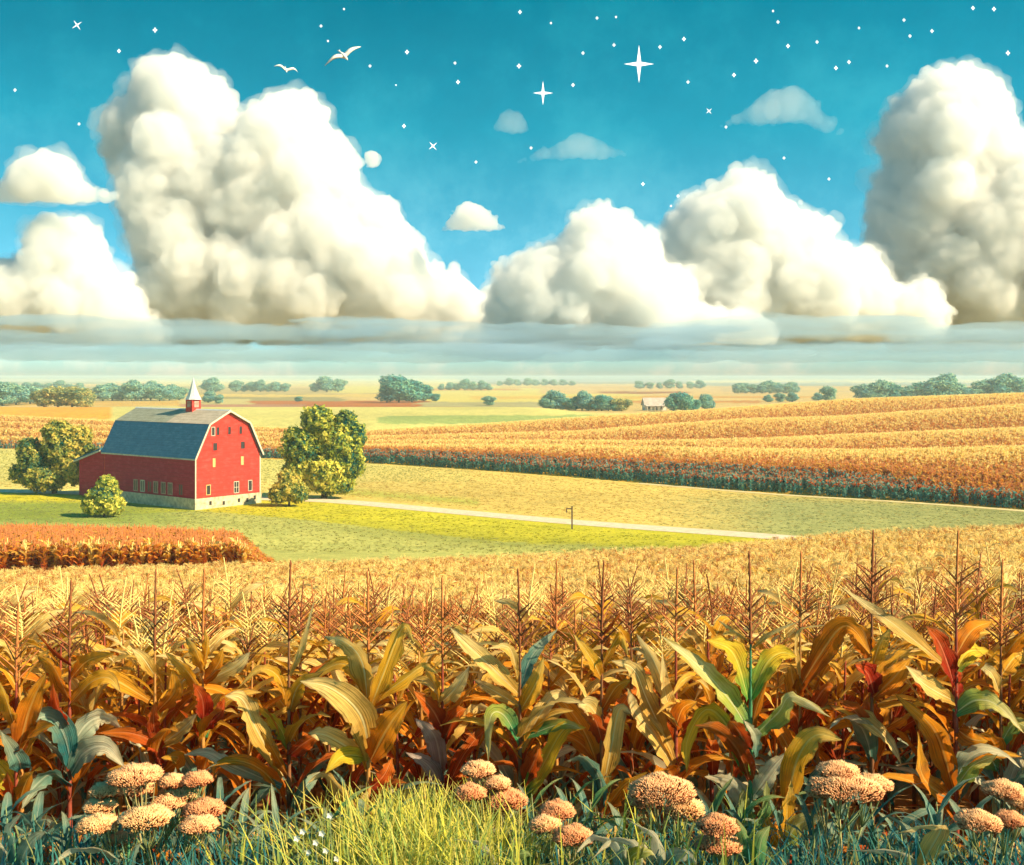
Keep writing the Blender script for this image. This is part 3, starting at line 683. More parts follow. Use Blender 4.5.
M_roofd=barn_paint('roof_slate',(.015,.13,.23),.9,False); M_roofl=barn_paint('roof_shingle',(.42,.35,.26),.9); M_roofm=barn_paint('roof_shingle_shaded',(.25,.26,.19),.9)  # upper roof in two tones; the darker grey-green one is painted shading
M_white=plain('white_trim',(.52,.47,.38),.7,.22,1.5); M_stone=plain('foundation_stone',(.52,.43,.29),.9,.35,1.6,bump=.4); M_glass=plain('dark_opening',(.03,.028,.03),.3,.3,spec=.5)
M_slit=plain('weathered_shutter',(.62,.46,.18),.7,.2); M_metal=plain('galvanised_metal',(.50,.54,.54),.45,.15,spec=.5)
barn=empty('barn',(BX,BY,BZ),AL); tag(barn,'big red gambrel-roofed barn with dark blue-grey roof, white trim and spired cupola','barn')
W_,LN,EV,KX,KZ,PZ=12.0,23.4,7.75,2.35,12.35,14.2
FZ=1.6
gab=[(0,FZ),(W_,FZ),(W_,EV),(W_-KX+.03,KZ-.12),(W_/2,PZ-.15),(KX-.03,KZ-.12),(0,EV)]
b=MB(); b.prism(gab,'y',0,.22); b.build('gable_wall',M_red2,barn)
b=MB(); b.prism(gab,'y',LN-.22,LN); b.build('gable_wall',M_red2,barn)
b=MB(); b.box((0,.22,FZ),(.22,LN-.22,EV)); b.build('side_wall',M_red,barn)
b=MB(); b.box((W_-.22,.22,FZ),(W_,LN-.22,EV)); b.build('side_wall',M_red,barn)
b=MB(); b.box((-.12,-.12,-1.5),(W_+.12,LN+.1,FZ)); b.build('foundation',M_stone,barn)
def slope(a,b_,y0,y1,th,name,mat,o1=0,o2=0):
    (x0,z0),(x1,z1)=a,b_; d=np.array([x1-x0,z1-z0]); d/=np.linalg.norm(d); nn=np.array([-d[1],d[0]])
    if nn[1]<0: nn=-nn
    A=np.array(a)-d*o1; B=np.array(b_)+d*o2
    m=MB(); m.prism([tuple(A),tuple(B),tuple(B+nn*th),tuple(A+nn*th)],'y',y0,y1); return m.build(name,mat,barn)
y0,y1=-.45,LN+.35
slope((0,EV),(KX,KZ),y0,y1,.2,'lower_roof',M_roofd,.42,.0)
slope((W_,EV),(W_-KX,KZ),y0,y1,.2,'lower_roof',M_roofd,.42,.0)
slope((KX,KZ),(W_/2,PZ),y0,10.2,.2,'upper_roof',M_roofl,.12,.0)
slope((KX,KZ-.02),(W_/2,PZ-.02),10.2,y1,.2,'upper_roof',M_roofm,.12,.0)
slope((W_-KX,KZ),(W_/2,PZ),y0,y1,.2,'upper_roof',M_roofl,.12,.0)
b=MB(); b.prism([(W_/2-.25,PZ+.12),(W_/2+.25,PZ+.12),(W_/2,PZ+.3)],'y',y0,y1); b.build('ridge_cap',M_metal,barn)
# white rake boards, eave boards and corner boards
def rake(a,b_,nm='rake_board'):
    (x0,z0),(x1,z1)=a,b_; d=np.array([x1-x0,z1-z0]); d/=np.linalg.norm(d); nn=np.array([-d[1],d[0]]); nn=nn if nn[1]>0 else -nn
    A=np.array(a);B=np.array(b_); m=MB(); m.prism([tuple(A-nn*.05),tuple(B-nn*.05),tuple(B+nn*.22),tuple(A+nn*.22)],'y',y0-.08,y0-.003); m.build(nm,M_white,barn)
rake((-.18,EV-.38),(KX,KZ)); rake((KX,KZ),(W_/2,PZ)); rake((W_/2,PZ),(W_-KX,KZ)); rake((W_-KX,KZ),(W_+.18,EV-.38))
b=MB(); b.box((-.34,y0,EV-.52),(-.22,y1,EV-.30)); b.build('eave_board',M_white,barn)
for x in (-.04,W_-.16):
    b=MB(); b.box((x,-.05,FZ),(x+.2,-.004,EV-.1)); b.build('corner_board',M_white,barn)
def gwin(s,z,w,h,frame,pane,arched=False):
    f=MB(); t=.09
    f.box((s-w/2-t,-.075,z-h/2-t),(s-w/2,-.003,z+h/2+t)); f.box((s+w/2,-.075,z-h/2-t),(s+w/2+t,-.003,z+h/2+t))
    f.box((s-w/2,-.075,z+h/2),(s+w/2,-.003,z+h/2+t)); f.box((s-w/2,-.10,z-h/2-t),(s+w/2,-.003,z-h/2))
    if h>1.2 and w>.7: f.box((s-.04,-.065,z-h/2),(s+.04,-.04,z+h/2)); f.box((s-w/2,-.066,z-.04),(s+w/2,-.041,z+.04))
    o=f.build('window',frame,barn); p=MB(); p.box((s-w/2,-.03,z-h/2),(s+w/2,-.004,z+h/2)); p.build('pane',pane,o)
for s_ in (3.15,4.0,6.1,8.2): gwin(s_,11.35,.5,1.15,M_red2 if s_!=3.15 else M_white,M_glass)
for s_ in (3.5,8.6): gwin(s_,9.05,.75,1.1,M_red2,M_glass)
for s_ in (3.3,8.5): gwin(s_,6.7,.28,1.1,M_slit,M_slit)
gwin(2.3,2.75,.6,1.35,M_slit,M_glass); gwin(7.4,2.75,.8,1.6,M_white,M_glass); gwin(10.0,2.8,.6,1.5,M_white,M_glass)
for s_,z in ((2.6,.8),(5.0,.6),(7.8,.75),(9.4,.65),(10.8,.95)):
    p=MB(); p.box((s_-.2,-.16,z-.28),(s_+.2,-.125,z+.28)); p.build('vent',M_glass,barn)
def swin(t,z,w,h,frame):
    f=MB(); k=.16
    f.box((-.07,t-w/2-k,z-h/2-k),(-.003,t-w/2,z+h/2+k)); f.box((-.07,t+w/2,z-h/2-k),(-.003,t+w/2+k,z+h/2+k)); f.box((-.07,t-w/2,z+h/2),(-.003,t+w/2,z+h/2+k)); f.box((-.09,t-w/2,z-h/2-k),(-.003,t+w/2,z-h/2)); f.box((-.06,t-.05,z-h/2),(-.036,t+.05,z+h/2))
    o=f.build('window',frame,barn); p=MB(); p.box((-.03,t-w/2,z-h/2),(-.004,t+w/2,z+h/2)); p.build('pane',M_glass,o)
M_oldw=plain('old_window_frame',(.42,.25,.2),.7,.25)
for t,fr in ((3.4,M_red),(6.0,M_oldw),(7.7,M_oldw),(9.6,M_oldw),(11.2,M_red),(13.0,M_white),(14.8,M_oldw)): swin(t,2.75,.85,1.5,fr)
# lean-to at the back
lt=MB(); lt.prism([(LN+.36,FZ-1.4),(LN+7.4,FZ-1.4),(LN+7.4,5.9),(LN+.36,7.8)],'x',.15,W_-.3); lt.build('lean_to_wall',M_red,barn)
lr_=MB(); lr_.prism([(LN+.37,7.85),(LN+8.0,5.78),(LN+8.0,5.98),(LN+.37,8.1)],'x',-.5,W_+.2); lr_.build('lean_to_roof',M_roofd,barn)
lb=MB(); lb.prism([(LN+.37,7.6),(LN+8.0,5.5),(LN+8.0,5.78),(LN+.37,7.84)],'x',-.56,-.44); lb.build('eave_board',M_white,barn)
# cupola
cx,cy=W_/2,8.6
cu=MB(); cu.box((cx-.8,cy-.8,PZ-.4),(cx+.8,cy+.8,PZ+1.75)); cup=cu.build('cupola',M_red2,barn)
def ring(m,r0,z0,r1,z1,n=8):
    a=np.arange(n)*2*math.pi/n+math.pi/n
    v=[(cx+r0*math.cos(t),cy+r0*math.sin(t),z0) for t in a]+[(cx+r1*math.cos(t),cy+r1*math.sin(t),z1) for t in a]
    m.add(v,[(i,(i+1)%n,(i+1)%n+n,i+n) for i in range(n)]+[tuple(range(n-1,-1,-1)),tuple(range(n,2*n))])
sp=MB(); ring(sp,1.28,PZ+1.7,.95,PZ+2.3); ring(sp,.95,PZ+2.302,.5,PZ+3.4); ring(sp,.5,PZ+3.402,.04,PZ+5.0); sp.build('spire',M_metal,cup)
lv=MB()
for dx,dy in ((0,-.83),(-.83,0),(0,.83),(.83,0)):
    for k in range(5):
        z=PZ+.55+.2*k
        if dx==0: lv.box((cx-.42,cy+dy-.02,z),(cx+.42,cy+dy+.02,z+.1))
        else: lv.box((cx+dx-.02,cy-.42,z),(cx+dx+.02,cy+.42,z+.1))
lv.build('louvre',M_white,cup)
rd=MB(); rd.tube([(cx,cy,PZ+4.9),(cx,cy,PZ+5.7)],[.04,.02],5); rd.build('finial',M_metal,cup)

# ------------------------------------------------------------------ trees
def leafy_mat(name,c0,c1,c2,trans=.35):
    m,nt,out=nodes(name); a=N(nt,'ShaderNodeUVMap'); sp_=N(nt,'ShaderNodeSeparateXYZ'); nt.links.new(a.outputs[0],sp_.inputs[0])
    r=ramp(nt,sp_.outputs[0],[(.1,c0),(.5,c1),(.9,c2)])
    d=N(nt,'ShaderNodeBsdfDiffuse'); t=N(nt,'ShaderNodeBsdfTranslucent'); nt.links.new(r.outputs[0],d.inputs[0]); nt.links.new(r.outputs[0],t.inputs[0])
    mx=N(nt,'ShaderNodeMixShader'); mx.inputs[0].default_value=trans; nt.links.new(d.outputs[0],mx.inputs[1]); nt.links.new(t.outputs[0],mx.inputs[2]); nt.links.new(mx.outputs[0],out.inputs[0]); return m
def crown_geo(lobes,nleaf,size,seed):
    "leaf faces through the lobes' volume, denser towards their skin; UV.x carries a per-clump tone"
    g=np.random.default_rng(seed); lob=np.array([l[:6] for l in lobes],float); vol=(lob[:,3]*lob[:,4]*lob[:,5])**.8; cnt=(nleaf*vol/vol.sum()).astype(int)
    Vs=[];Us=[]
    for l,k in zip(lob,cnt):
        d=g.normal(size=(k,3)); d/=np.linalg.norm(d,axis=1)[:,None]
        bump=np.array([noise.noise(Vector(x*2.6+l[:3]*.7)) for x in d]); b2=np.array([noise.noise(Vector(x*6+l[:3]*.3)) for x in d])
        rad=(.80+.45*g.random(k)**.5*0+.30*bump+.16*b2)*(1-.32*g.random(k)**2.2)
        c=l[:3]+d*rad[:,None]*l[3:6]
        tone=np.clip(.5+.55*bump+.2*g.normal(size=k)+(g.random()-.5)*.45,0,1)
        nrm=d+g.normal(size=(k,3))*.55; nrm/=np.linalg.norm(nrm,axis=1)[:,None]
        a=np.cross(nrm,g.normal(size=(k,3))); a/=np.linalg.norm(a,axis=1)[:,None]; bb=np.cross(nrm,a)
        s=size*g.uniform(.6,1.3,k)[:,None]
        q=np.stack([c-a*s,c+bb*s*.55,c+a*s,c-bb*s*.55],1); Vs.append(q.reshape(-1,3)); Us.append(np.repeat(np.column_stack([tone,tone]),4,0))
    Vv=np.concatenate(Vs); n=len(Vv)//4; mb=MB(); mb.add(Vv,np.arange(4*n).reshape(n,4).tolist(),np.concatenate(Us)); return mb
def trunk_geo(h,r0,limbs,seed):
    r=random.Random(seed); mb=MB(); t=np.linspace(0,1,7)
    mb.tube(np.column_stack([.15*h*.1*np.sin(t*3),0*t,-.6+t*(h+.6)]),r0*(1-.55*t),7)
    for (x,y,z) in limbs:
        s=r.uniform(.35,.8); p0=np.array([0,0,h*s]); p1=np.array([x,y,z]); mid=(p0+p1)/2+np.array([0,0,-.08*h])
        mb.tube(catmull([p0,mid,p1],6),np.linspace(r0*.45,r0*.12,6),5)
    return mb
M_bark=plain('bark',(.10,.075,.05),.9,.35,6)
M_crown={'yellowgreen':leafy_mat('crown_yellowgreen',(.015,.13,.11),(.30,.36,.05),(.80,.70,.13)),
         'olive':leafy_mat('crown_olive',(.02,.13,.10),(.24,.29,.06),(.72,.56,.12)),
         'teal':leafy_mat('crown_teal',(.03,.20,.22),(.08,.33,.32),(.26,.50,.30)),  # teal and blue-green far crowns: distance haze put into the leaf colour
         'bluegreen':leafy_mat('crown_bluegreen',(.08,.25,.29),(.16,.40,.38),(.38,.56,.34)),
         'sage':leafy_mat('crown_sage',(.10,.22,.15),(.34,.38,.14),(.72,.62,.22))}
def tree(name,px,row,Y,lobes,mat,label,cat,th,r0,nleaf,size,seed,group=None,z=None):
    "lobes in pixels relative to the foot (dx, up, depth, rx, ry(depth), rz)"
    k=Y/F; x=(px-512)*k; g=gz(x,Y) if z is None else z
    root=empty(name,(x,Y,g)); tag(root,label,cat,group)
    lb=[(a*k,c*k,b_*k,rx*k,ry*k,rz*k) for a,b_,c,rx,ry,rz in lobes]
    trunk_geo(th*k,r0,[(l[0]*.8,l[1]*.8,l[2]) for l in lb[:6]],seed).build('trunk',M_bark,root,True)
    crown_geo(lb,nleaf,size,seed).build('crown',M_crown[mat],root)
    return root
tree('tree',324,489,176,[(-20,48,-4,24,20,24),(14,54,0,26,22,28),(-6,78,0,20,18,18),(26,36,-3,18,16,20),(-24,28,-4,20,18,18),(2,26,-8,26,20,20),(33,62,2,11,12,17),(-30,60,0,13,14,14),(10,14,-4,26,18,12),(22,76,0,14,12,14)],'yellowgreen',
     'large rounded yellow-green tree standing right of the barn','tree',46,.55,27000,.30,11)
tree('tree',54,497,183,[(-18,28,0,22,20,20),(8,44,0,24,20,24),(22,26,-3,20,18,20),(-8,16,-4,30,20,15),(-26,44,2,14,14,14),(26,56,2,14,13,14),(4,62,0,18,15,14),(-34,20,0,12,12,12),(34,36,0,12,14,18)],'olive',
     'large olive tree standing left of the barn','tree',40,.5,25000,.30,12)
tree('bush',104,501,152,[(0,20,0,18,16,17),(-9,12,-3,14,13,11),(10,12,-3,13,12,12),(3,32,0,12,11,11)],'yellowgreen','rounded bush in front of the barn side wall','bush',16,.2,9000,.26,13)
tree('bush',289,502,165,[(0,18,0,17,15,15),(-10,12,-2,12,12,10),(10,13,-2,11,12,11),(-2,29,0,10,10,9)],'olive','low rounded bush between the barn gable and the large tree','bush',14,.2,8500,.26,14)
# trees far across the plain: one of each shape, then copies
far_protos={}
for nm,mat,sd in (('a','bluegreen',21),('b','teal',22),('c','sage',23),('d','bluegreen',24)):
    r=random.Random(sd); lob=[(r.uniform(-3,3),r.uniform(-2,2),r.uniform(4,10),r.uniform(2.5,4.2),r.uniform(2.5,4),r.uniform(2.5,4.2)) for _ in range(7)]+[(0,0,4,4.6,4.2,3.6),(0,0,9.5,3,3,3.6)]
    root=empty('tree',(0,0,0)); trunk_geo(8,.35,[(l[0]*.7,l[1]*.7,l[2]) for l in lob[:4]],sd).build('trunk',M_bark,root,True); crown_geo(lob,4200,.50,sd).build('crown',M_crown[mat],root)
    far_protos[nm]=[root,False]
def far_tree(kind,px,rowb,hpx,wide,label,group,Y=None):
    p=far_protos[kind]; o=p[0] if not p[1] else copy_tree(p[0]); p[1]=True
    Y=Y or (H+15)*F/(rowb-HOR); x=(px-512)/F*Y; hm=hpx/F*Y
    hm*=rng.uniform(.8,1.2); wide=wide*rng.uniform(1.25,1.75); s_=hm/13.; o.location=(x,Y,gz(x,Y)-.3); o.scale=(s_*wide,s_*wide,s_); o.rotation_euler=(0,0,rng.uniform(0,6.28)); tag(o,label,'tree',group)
def clump(lst,label,group,Y=None):
    for k,px,rb,h,w in lst: far_tree(k,px,rb,h,w,label,group,Y)
clump([('a',2,406,22,1.2),('d',16,405,20,1.2),('a',30,404,21,1.1),('d',40,402,16,1.1)],'bluish trees at the far left edge of the plain','bluish trees at the far left')
clump([('c',44,416,20,1.2),('c',58,417,23,1.1),('c',72,417,20,1.2),('c',85,414,23,.9)],'paler sage trees in front of the bluish ones on the left','sage trees on the left')
clump([(random.Random(i).choice('ad'),103+i*9.5,401-.3*(i%3),15+4*(i%2),1.15) for i in range(9)],'bluish tree in the long hedgerow behind the barn roof','trees of the hedgerow behind the barn roof')
clump([('d',212,393,16,1.3),('d',208,403,14,1.2),('a',219,404,12,1.1)],'hazy tree standing just right of the cupola','trees beside the cupola')
clump([(('a','d')[i%2],236+i*8.2,392,9+2*(i%3==0),1.1) for i in range(7)],'small tree in the thin hedgerow above the large yellow-green tree','trees of the thin hedgerow')
clump([('a',315,392,11,1.3),('d',327,392,15,1.1),('a',338,392,12,1.0)],'hazy tree in the group on the skyline above the large yellow-green tree','trees on the skyline')
clump([('b',387,403,18,1.2),('b',399,403,26,1.05),('b',412,403,21,1.1),('b',424,402,15,1.2),('b',435,402,10,1.2)],'teal tree in the dark clump above the burnt-orange field','teal tree clump')
clump([('d',441+i*8,390,8+2*(i%2),1.1) for i in range(7)],'small hazy tree in the short hedgerow right of the teal clump','trees of the short hedgerow')
far_tree('b',298,402,6,1.4,'tiny lone teal bush on the far plain above the large yellow-green tree',None)
far_tree('a',489,406,9,1.1,'lone rounded tree left of the long wood','' or None)
clump([(('b','d','b','c')[i%4],549+i*6.6,410+.1*i,15+3.5*math.sin(i*1.7),1.05) for i in range(12)],'teal tree in the wood left of the distant farmhouse','trees of the wood left of the farmhouse')
clump([('b',674,411.5,19,1.0),('b',684,411.5,21,.95),('b',694,411,14,1.0),('d',708,410,14,1.0)],'teal tree standing right of the distant farmhouse','trees right of the farmhouse')
clump([(('a','d')[i%2],738+i*8,394,11+2*(i%3==1),1.1) for i in range(8)],'hazy tree in the middle hedgerow on the far plain','trees of the middle hedgerow')
clump([('d',768,403,9,1.2),('a',780,403,12,1.1),('d',792,403,9,1.1),('a',829,403,15,1.1),('d',818,402,9,1.1)],'hazy tree peeping over the crest of the golden hill','trees over the crest')
clump([(('a','d','a','b')[i%4],862+i*9.2,402,17+5*math.sin(i*.9)+i*.25,1.15) for i in range(19)],'hazy blue-green tree in the long wood behind the hill crest at right','trees of the long wood at right')
clump([('d',500+i*9,385.5,6+(i%2),1.2) for i in range(9)],'tiny hazy tree in the faint hedgerow just under the horizon','trees of the faint hedgerow under the horizon')
clump([(('d','a')[i%2],640+i*10,388,7+2*(i%3==0),1.2) for i in range(7)],'small hazy tree in the row above the distant farmhouse','trees above the farmhouse')
clump([('d',4+i*11,392,9+2*(i%2),1.3) for i in range(8)],'small pale tree behind the bluish trees at the far left','pale trees at the far left')
# distant farmhouse
hb=at(654,411.5,612); hz=gz(hb[0],612)
hs=empty('farmhouse',(hb[0],612,hz),R(12)); tag(hs,'small distant white farmhouse with grey roof and pillared porch','house')
M_hw=plain('house_wall',(.62,.58,.5),.7,.1); M_hr=plain('house_roof',(.40,.34,.29),.9,.2,.6)
b=MB(); b.box((-6,-2.6,0),(6,2.6,3.2)); b.prism([(-2.6,3.2),(2.6,3.2),(0,6.6)],'x',-6,6); b.build('wall',M_hw,hs)
b=MB()
for sg in (-1,1): b.prism([(sg*3.1,2.75),(0,6.75),(0,7.05),(sg*3.25,2.95)],'x',-6.7,6.7)
b.build('roof',M_hr,hs)
b=MB(); b.prism([(-5.4,2.35),(-2.7,3.05),(-2.7,3.2),(-5.45,2.5)],'x',-6.3,6.3); b.build('porch_roof',M_hr,hs)
for x in (-5.6,-3.4,-1.1,1.1,3.4,5.6):
    b=MB(); b.box((x-.16,-5.1,-.3),(x+.16,-4.8,2.4)); b.build('column',M_white,hs)
for x in (-3.8,3.6):
    b=MB(); b.box((x-.6,-2.66,.9),(x+.6,-2.605,2.3)); b.build('window',M_glass,hs)
b=MB(); b.box((-.5,-2.66,.05),(.6,-2.605,2.2)); b.build('door',M_glass,hs)
# roadside post
pr=at(572,524,139); po=empty('signpost',(pr[0],139,gz(pr[0],139))); tag(po,'thin dark post with a short bracket standing beside the road','post')
Mp=plain('dark_wood',(.12,.08,.05),.85,.3)
b=MB(); b.box((-.09,-.09,-.4),(.09,.09,2.9)); b.build('pole',Mp,po)
b=MB(); b.box((-.75,-.07,2.5),(-.09,.07,2.66)); b.box((-.75,-.05,2.1),(-.62,.05,2.5)); b.build('bracket',Mp,po)

# ------------------------------------------------------------------ flowers, grass, young leaves at the front edge
def floret_mat(name,a,b_,c):
    m,nt,out=nodes(name); uv=N(nt,'ShaderNodeUVMap'); sp_=N(nt,'ShaderNodeSeparateXYZ'); nt.links.new(uv.outputs[0],sp_.inputs[0])
    r=ramp(nt,sp_.outputs[1],[(0,a),(.5,b_),(1,c)]); r2=ramp(nt,sp_.outputs[0],[(0,(.62,.34,.24)),(.5,(1,.85,.75)),(1,(1.2,1.2,1.15))])
    c_=mix_n(nt,1,r.outputs[0],r2.outputs[0],'MULTIPLY'); principled(nt,out,c_,.75,.2); return m
M_fl={'peach':floret_mat('floret_peach',(.20,.04,.015),(.54,.21,.08),(.78,.51,.27)),'rust':floret_mat('floret_rust',(.2,.03,.015),(.46,.13,.05),(.70,.38,.19)),'gold':floret_mat('floret_gold',(.25,.08,.01),(.54,.27,.09),(.78,.54,.28))}
M_stem=plain('flower_stem',(.22,.26,.10),.6,.35,12); M_stem2=plain('flower_stem_dry',(.38,.32,.13),.6,.35,12)
def head_geo(rx,rz,seed):
    "domed flower head: many short flaring florets on a lumpy dome"
    g=np.random.default_rng(seed); mb=MB(); n=int(800+rx*5000)
    bumps=g.normal(size=(7,2))*.5
    for k in range(n):
        a=g.uniform(0,6.28); rr=math.sqrt(g.random()); x,y=rr*math.cos(a),rr*math.sin(a)
        h=math.sqrt(max(0,1-rr*rr*.96)); lump=.17*math.sin(6*x+seed)*math.cos(6*y+seed*2)
        p=np.array([x*rx,y*rx,(h+lump)*rz])
        d=np.array([x*1.05,y*1.05,.45+.6*h])+g.normal(size=3)*.16; d/=np.linalg.norm(d)
        ln=.040*g.uniform(.7,1.4); w=.0046*g.uniform(.6,1.4)
        s=np.cross(d,(0.3,.5,.8)); s/=np.linalg.norm(s); t=np.cross(d,s); tone=float(np.clip(.55*g.random()+.5*h+1.2*lump,0,1))
        b0=p-d*ln; v=[b0]+[p+(s*math.cos(q)+t*math.sin(q))*w for q in (0,2.1,4.2)]+[p+d*.016*g.uniform(.4,1.3)]
        mb.add(v,[(0,1,2),(0,2,3),(0,3,1),(1,4,2),(2,4,3),(3,4,1)],[(tone,0)]+[(tone,.75)]*3+[(tone,1)])
    return mb
def flower(px0,Y,heads,label,seed,cols,stem=None):
    r=random.Random(seed); x0=(px0-512)/F*Y; g=gz(x0,Y); root=empty('wildflower',(x0,Y,g)); tag(root,label,'wildflower','flat-topped wildflowers along the field edge')
    Q=np.array([x0,Y,g])
    for i,(px,row,rx,rz) in enumerate(heads):
        Yh=Y+r.uniform(-.12,.12)+(-.25 if row>810 else 0)
        c=at(px,row+rz*.6,Yh)-Q; k=Yh/F; rxm,rzm=rx*k*1.05,max(rz,7)*k*1.02
        hd=head_geo(rxm,rzm,seed*13+i).build('flower_head',M_fl[cols[i%len(cols)]],root,True); hd.location=tuple(c)
        sm_=MB(); foot=np.array([r.uniform(-.06,.06),r.uniform(-.03,.05),-.05]); split=c*np.array([.75,.75,.62])+foot*.3
        sm_.tube(catmull([foot,foot*.6+split*.4+np.array([c[0]*.1,0,0]),split],8),np.linspace(.009,.006,8),5)
        for q in range(9):
            a=q*2.4; e=c+np.array([math.cos(a)*rxm*.75*math.sqrt((q+.5)/9),math.sin(a)*rxm*.6*math.sqrt((q+.5)/9),.012])
            sm_.tube(catmull([split,(split+e)/2+np.array([(e-c)[0]*.25,(e-c)[1]*.25,-.01]),e],5),np.linspace(.0045,.003,5),4)
        sm_.build('stem',stem or (M_stem if i%2 else M_stem2),root,True)
    return root
flower(150,6.9,[(135,773,25,10),(105,789,14,9),(134,785,19,10),(100,804,15,9),(172,780,12,8),(197,778,14,9),(178,792,18,10),(168,801,16,9),(98,822,19,9),(146,815,25,10),(204,807,19,11),(199,823,18,10),(121,838,11,7)],
       'largest cluster of peach and rust domed flower heads on many stems at lower left',1,['peach','gold','peach','gold','peach','rust','gold','peach','gold','gold','rust','peach','peach'])
flower(490,7.1,[(478,768,16,9),(470,791,15,10),(497,782,12,8),(506,797,20,12),(497,806,11,8)],'cluster of five pinkish domed flower heads at the back edge of the yellow-green grass',2,['peach','rust','peach','rust','gold'])
flower(560,6.7,[(557,809,17,11),(545,823,15,9),(573,834,19,12)],'low cluster of three pinkish domed flower heads right of the yellow-green grass',3,['rust','peach','rust'])
flower(672,6.9,[(662,786,32,15),(684,806,19,16),(645,798,17,10)],'broad peach flower on a pale thick stem bundle before the pale sweeping leaves',4,['peach','gold','peach'])
flower(718,6.6,[(718,823,19,11),(718,842,22,9)],'small two-tiered rust flower below the arched yellow leaf',5,['rust','rust'])
flower(838,6.9,[(838,769,20,9),(846,784,34,12),(819,790,12,8),(872,782,19,9)],'flat-topped peach flower with widely fanned pale stems right of the short corn shoot',6,['peach','peach','gold','peach'])
flower(992,6.8,[(1003,788,19,10),(978,819,21,11),(1020,799,14,9),(1010,818,14,9)],'cluster of peach flower heads in the lower right corner',7,['peach','peach','gold','rust'])

def blade(mb,x,y,z,h,lean,az,w,mi=0):
    t=np.linspace(0,1,5); d=np.array([math.cos(az),math.sin(az)]); s=np.array([-d[1],d[0]])
    v=[]
    for q in t:
        c=np.array([x+d[0]*lean*q**2,y+d[1]*lean*q**2,z+h*(q-.28*q**3*min(1.4,lean/h))]); ww=w*(1-q**1.6)+.0008
        v+=[(c[0]-s[0]*ww,c[1]-s[1]*ww,c[2]),(c[0]+s[0]*ww,c[1]+s[1]*ww,c[2])]
    mb.add(v,[(2*i,2*i+1,2*i+3,2*i+2) for i in range(4)],[(j%2,j//2/4) for j in range(10)],mi)
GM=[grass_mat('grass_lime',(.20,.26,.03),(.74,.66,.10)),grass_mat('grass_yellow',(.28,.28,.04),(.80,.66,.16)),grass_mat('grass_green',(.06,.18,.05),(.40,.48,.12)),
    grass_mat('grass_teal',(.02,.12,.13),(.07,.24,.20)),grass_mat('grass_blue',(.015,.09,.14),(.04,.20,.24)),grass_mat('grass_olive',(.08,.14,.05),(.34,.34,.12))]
def grass(name,label,n,fx,hs,mats,y0=5.7,y1=7.7):
    mb=MB(); g=np.random.default_rng(len(name)+n)
    for k in range(n):
        Y=g.uniform(y0,y1); px=fx(g); x=(px-512)/F*Y; h=g.uniform(*hs)*(1.0)
        blade(mb,x,Y,gz_fast(x,Y)-.02,h,g.uniform(.05,.8)*h,g.uniform(0,6.28),g.uniform(.005,.013),int(g.integers(len(mats))))
    return tag(mb.build(name,mats,smooth=True),label,'grass',kind='stuff')
def gz_fast(x,y): return float(np.interp(y,YK,ZK[512]))
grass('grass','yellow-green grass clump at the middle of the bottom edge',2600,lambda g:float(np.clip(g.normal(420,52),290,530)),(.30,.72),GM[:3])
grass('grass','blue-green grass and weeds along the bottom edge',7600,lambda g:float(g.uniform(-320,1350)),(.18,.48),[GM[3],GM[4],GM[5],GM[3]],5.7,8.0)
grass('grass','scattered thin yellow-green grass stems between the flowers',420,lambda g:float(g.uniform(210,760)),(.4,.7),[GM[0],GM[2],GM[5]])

# low pale-leaved corn shoots at the very front
def shoot(z,px0,Y,leaves,label):
    x0=(zp(z,px0,0)[0]-512)/F*Y; g=gz(x0,Y); root=empty('corn_shoot',(x0,Y,g-.02)); tag(root,label,'corn shoot','low corn shoots at the field edge'); Q=np.array([x0,Y,g-.02]); r=random.Random(px0)
    b=MB(); b.tube([(0,0,0),(0,0,.22),(0,0,.4)],[.016,.012,.005],6); b.build('stalk',M_stalk['green'],root,True)
    for k,(pts,w,c) in enumerate(leaves):
        n=len(pts); P=[np.array([0,0,.08])]+[at(*zp(z,a,bb)[:2],Y-.25*(i+1)/n)-Q for i,(a,bb) in enumerate(pts)]
        def wd(s_,T):
            side=np.cross(T,(0,1,0)); side/=np.linalg.norm(side)+1e-6; return side*.8+np.array((0,.5,.3))
        b=MB(); leaf_geo(b,P,w/zp(z,0,0)[2]/F*Y*1.1,wd,16,seed=px0+k,across=7); b.build('leaf',L[c],root,True)
shoot(1,365,6.6,[([(330,845),(280,818),(200,822),(145,870)],44,'pale'),([(380,840),(400,800)],30,'teal')],'pale low shoot arching left below the largest flower cluster')
shoot(1,40,6.7,[([(70,830),(100,790),(130,770)],46,'teal'),([(20,840),(0,800),(-40,790)],46,'pale'),([(40,800),(30,760),(60,720)],44,'teal')],'teal low shoot in the lower left corner')
shoot(4,200,6.4,[([(180,850),(140,800),(60,790)],38,'pale'),([(230,850),(270,830),(290,840)],30,'green')],'pale blue-green blade lying left in the yellow-green grass')
shoot(5,150,6.4,[([(150,860),(130,800),(60,785),(15,835)],54,'pale'),([(190,850),(180,800),(120,790),(60,850)],48,'pale'),([(170,845),(220,825),(240,835)],36,'lime')],'cluster of broad pale green blades right of the three low pink flowers')
shoot(5,262,6.5,[([(255,840),(240,780),(168,738)],44,'pale'),([(240,850),(215,815),(208,800)],34,'pale'),([(290,845),(330,835),(360,860)],46,'pale')],'pale upright blades at the foot of the broad peach flower')
shoot(7,190,6.6,[([(170,850),(120,828),(5,828)],38,'pale'),([(215,840),(250,770),(200,765),(130,785)],52,'straw')],'low shoot with a straw blade bent left beside the lower right flowers')
